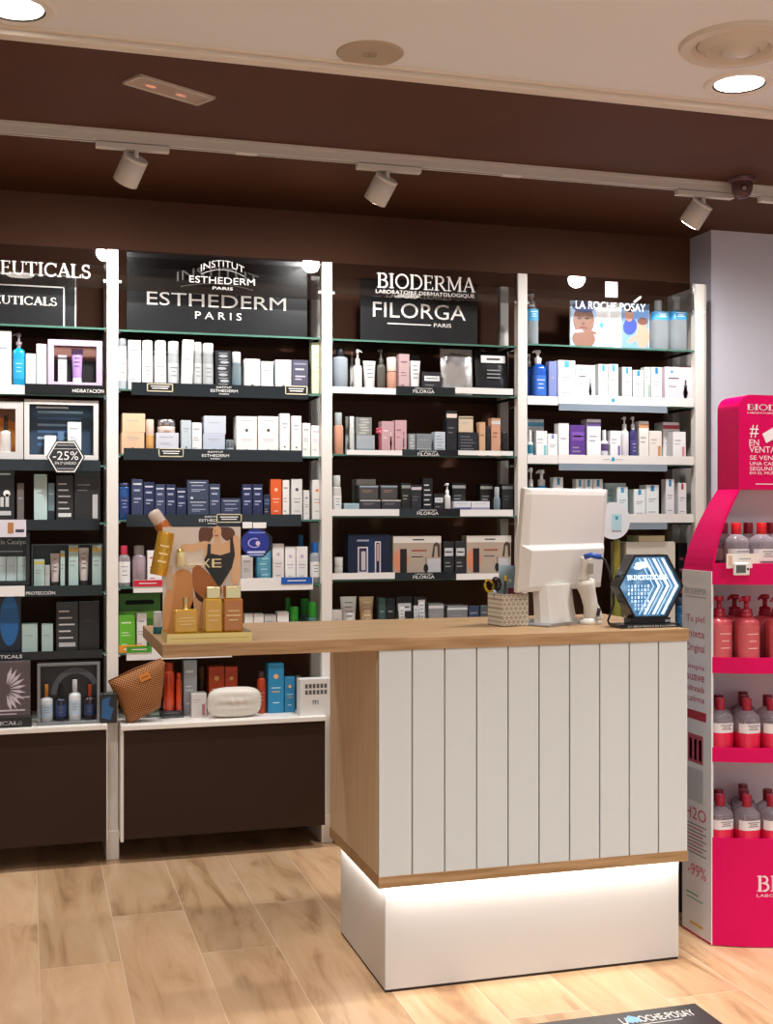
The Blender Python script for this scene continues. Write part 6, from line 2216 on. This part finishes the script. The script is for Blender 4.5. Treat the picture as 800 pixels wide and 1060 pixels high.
PW = .076
XF = [sx(763.5, -.16), sx(763.5, -.16) + .0785, sx(763.5, -.16) + .157]
top = []
for i, x in enumerate(XF):
    top.append((x, arc_y(x), '#d81c28', 'front ' + ['left', 'middle', 'right-hand'][i]))
for i, x in enumerate([XF[0] + .002, XF[0] + .081, XF[0] + .16]):
    top.append((x, arc_y(x) + .082, '#96102c', 'rear ' + ['first', 'second', 'third'][i]))
for (x, yl_, cc, lab) in top:
    put_stand('b', x, yl_, SHZ[0][0] + .014, PW, .188, '%s clear red-capped bottle on the top shelf of the magenta display' % lab, g1, cc=cc, wrap='#c51440', fill=.36, mk=.4, lz=(.42, .68))
for (px, dy, lab) in ((744.5, 0, 'leftmost'), (768.5, 0, 'second'), (796, 0, 'third'), (756, .085, 'rear left'), (783, .085, 'rear right')):
    x = sx(px, -.14 + dy)
    if lab == 'leftmost':
        x = 2.457 - HX + .042
    put_stand('p', x, arc_y(x) + dy, SHZ[1][0] + .014, PW, .236, '%s coral pump bottle on the second shelf of the magenta display' % lab, 'coral pump bottles on the magenta display')
for zi, (z, nm) in enumerate(((SHZ[2][0] + .014, 'third'), (.30, 'lowest'))):
    X0 = 2.457 - HX + .045
    for (x, dy, lab) in ((X0, 0, 'front left'), (X0 + .079, 0, 'front middle'), (X0 + .158, 0, 'front right-hand'), (X0 + .035, .083, 'rear first'), (X0 + .115, .084, 'rear second'), (X0 + .195, .084, 'rear third'),
                         (X0 + .155, .163, 'hindmost')):
        put_stand('b', x, arc_y(x) + dy, z, PW, .188, '%s dark-capped clear bottle on the %s shelf of the magenta display' % (lab, nm), g1,
                  cc='#a01634' if lab[0] == 'f' else '#7c1028', wrap='#d0103e', fill=.52, mk=.3, lz=(.53, .74))
tb = MB().box(-.05, .05, 0, .05, 0, .03, M('#a08ad0', .4)).box(-.05, .05, -.0005, 0, .004, .008, WHITE).build('lavender_box', loc=(sx(806, -.1), 3.7 + .08, SHZ[2][0] + .21))
tb.location = (2.60, 3.66, SHZ[2][0] + .014)
tb.scale.z = 6.9
tag(tb, 'lavender carton behind the bottles of the magenta display', 'box')
# shelf card and small lit counter
yq = 3.7 + yf - .05
tc_ = MB().box(X(751, yq), X(788.5, yq), 0, .0015, Z(770, 588, yq), Z(770, 573, yq), M('#ece6e0', .4)).rect(X(753, yq), X(757, yq), Z(770, 585, yq), Z(770, 575, yq), -.0005, M('#d8b8a0', .4)).rect(
    X(764, yq), X(776, yq), Z(770, 579, yq), Z(770, 578, yq), -.0005, GREY).build('shelf_card', loc=(0, yq - .005, 0))
tag(tc_, 'white card on the top shelf edge of the magenta display', 'sign')
yq = 3.7 + yf - .065
tc_ = empty('digital_price_tag', (X(767, yq), yq - .006, Z(767, 595.5, yq)), 'small white device with grey screen on the magenta shelf edge', 'display device')
MB().box(-.029, .029, 0, .01, 0, .041, M('#ece9e6', .35)).build('case', tc_, bevel=.004, seg=2)
MB().box(-.022, .013, -.001, .0, .008, .033, M('#59605c', .2)).build('screen', tc_)
MB().lathe([(.004, 0), (.004, .001)], INK, n=12).build('button', tc_, loc=(.021, .0, .02), rot=(PI / 2, 0, 0))

# ------------------------------------------------------------------ floor sticker
t = empty('floor_sticker', (1.5, 2.9, 0), 'black floor sticker with white lettering at the bottom edge', 'floor sticker')
MB().box(-.35, .352, -.35, .24, .0005, .002, M('#3a3838', .4)).build('sheet', t)
L_ = MB()


def ftext(s_, x0, x1, y0, y1, mat=WL):
    q_ = MB().text(s_, x0, x1, 0, 1, 0, mat)
    L_.add([(v[0], y0 + (y1 - y0) * v[2], .0026) for v in q_.v], q_.f, mat)


def fpt(px, py):
    a = on_z(px, py, .0026)
    return a[0] - 1.5, a[1] - 2.9


a, b_ = fpt(637, 1056), fpt(714, 1048)
ftext('LA ROCHE-POSAY', a[0] + .01, b_[0] + .01, .165, .205)
L_.add([(.105, .17, .003), (.145, .17, .003), (.145, .195, .003), (.125, .215, .003), (.105, .195, .003)], [(0, 1, 2, 3, 4)], M('#7fb6e8', .4))
L_.add([(-.0, .150, .003), (.26, .150, .003), (.26, .153, .003), (-.0, .153, .003)], [(0, 1, 2, 3)], WL)
ftext('GRAN', .04, .17, .105, .14)
ftext('PROTECCIÓN', .0, .3, .05, .09)
L_.build('lettering', t)
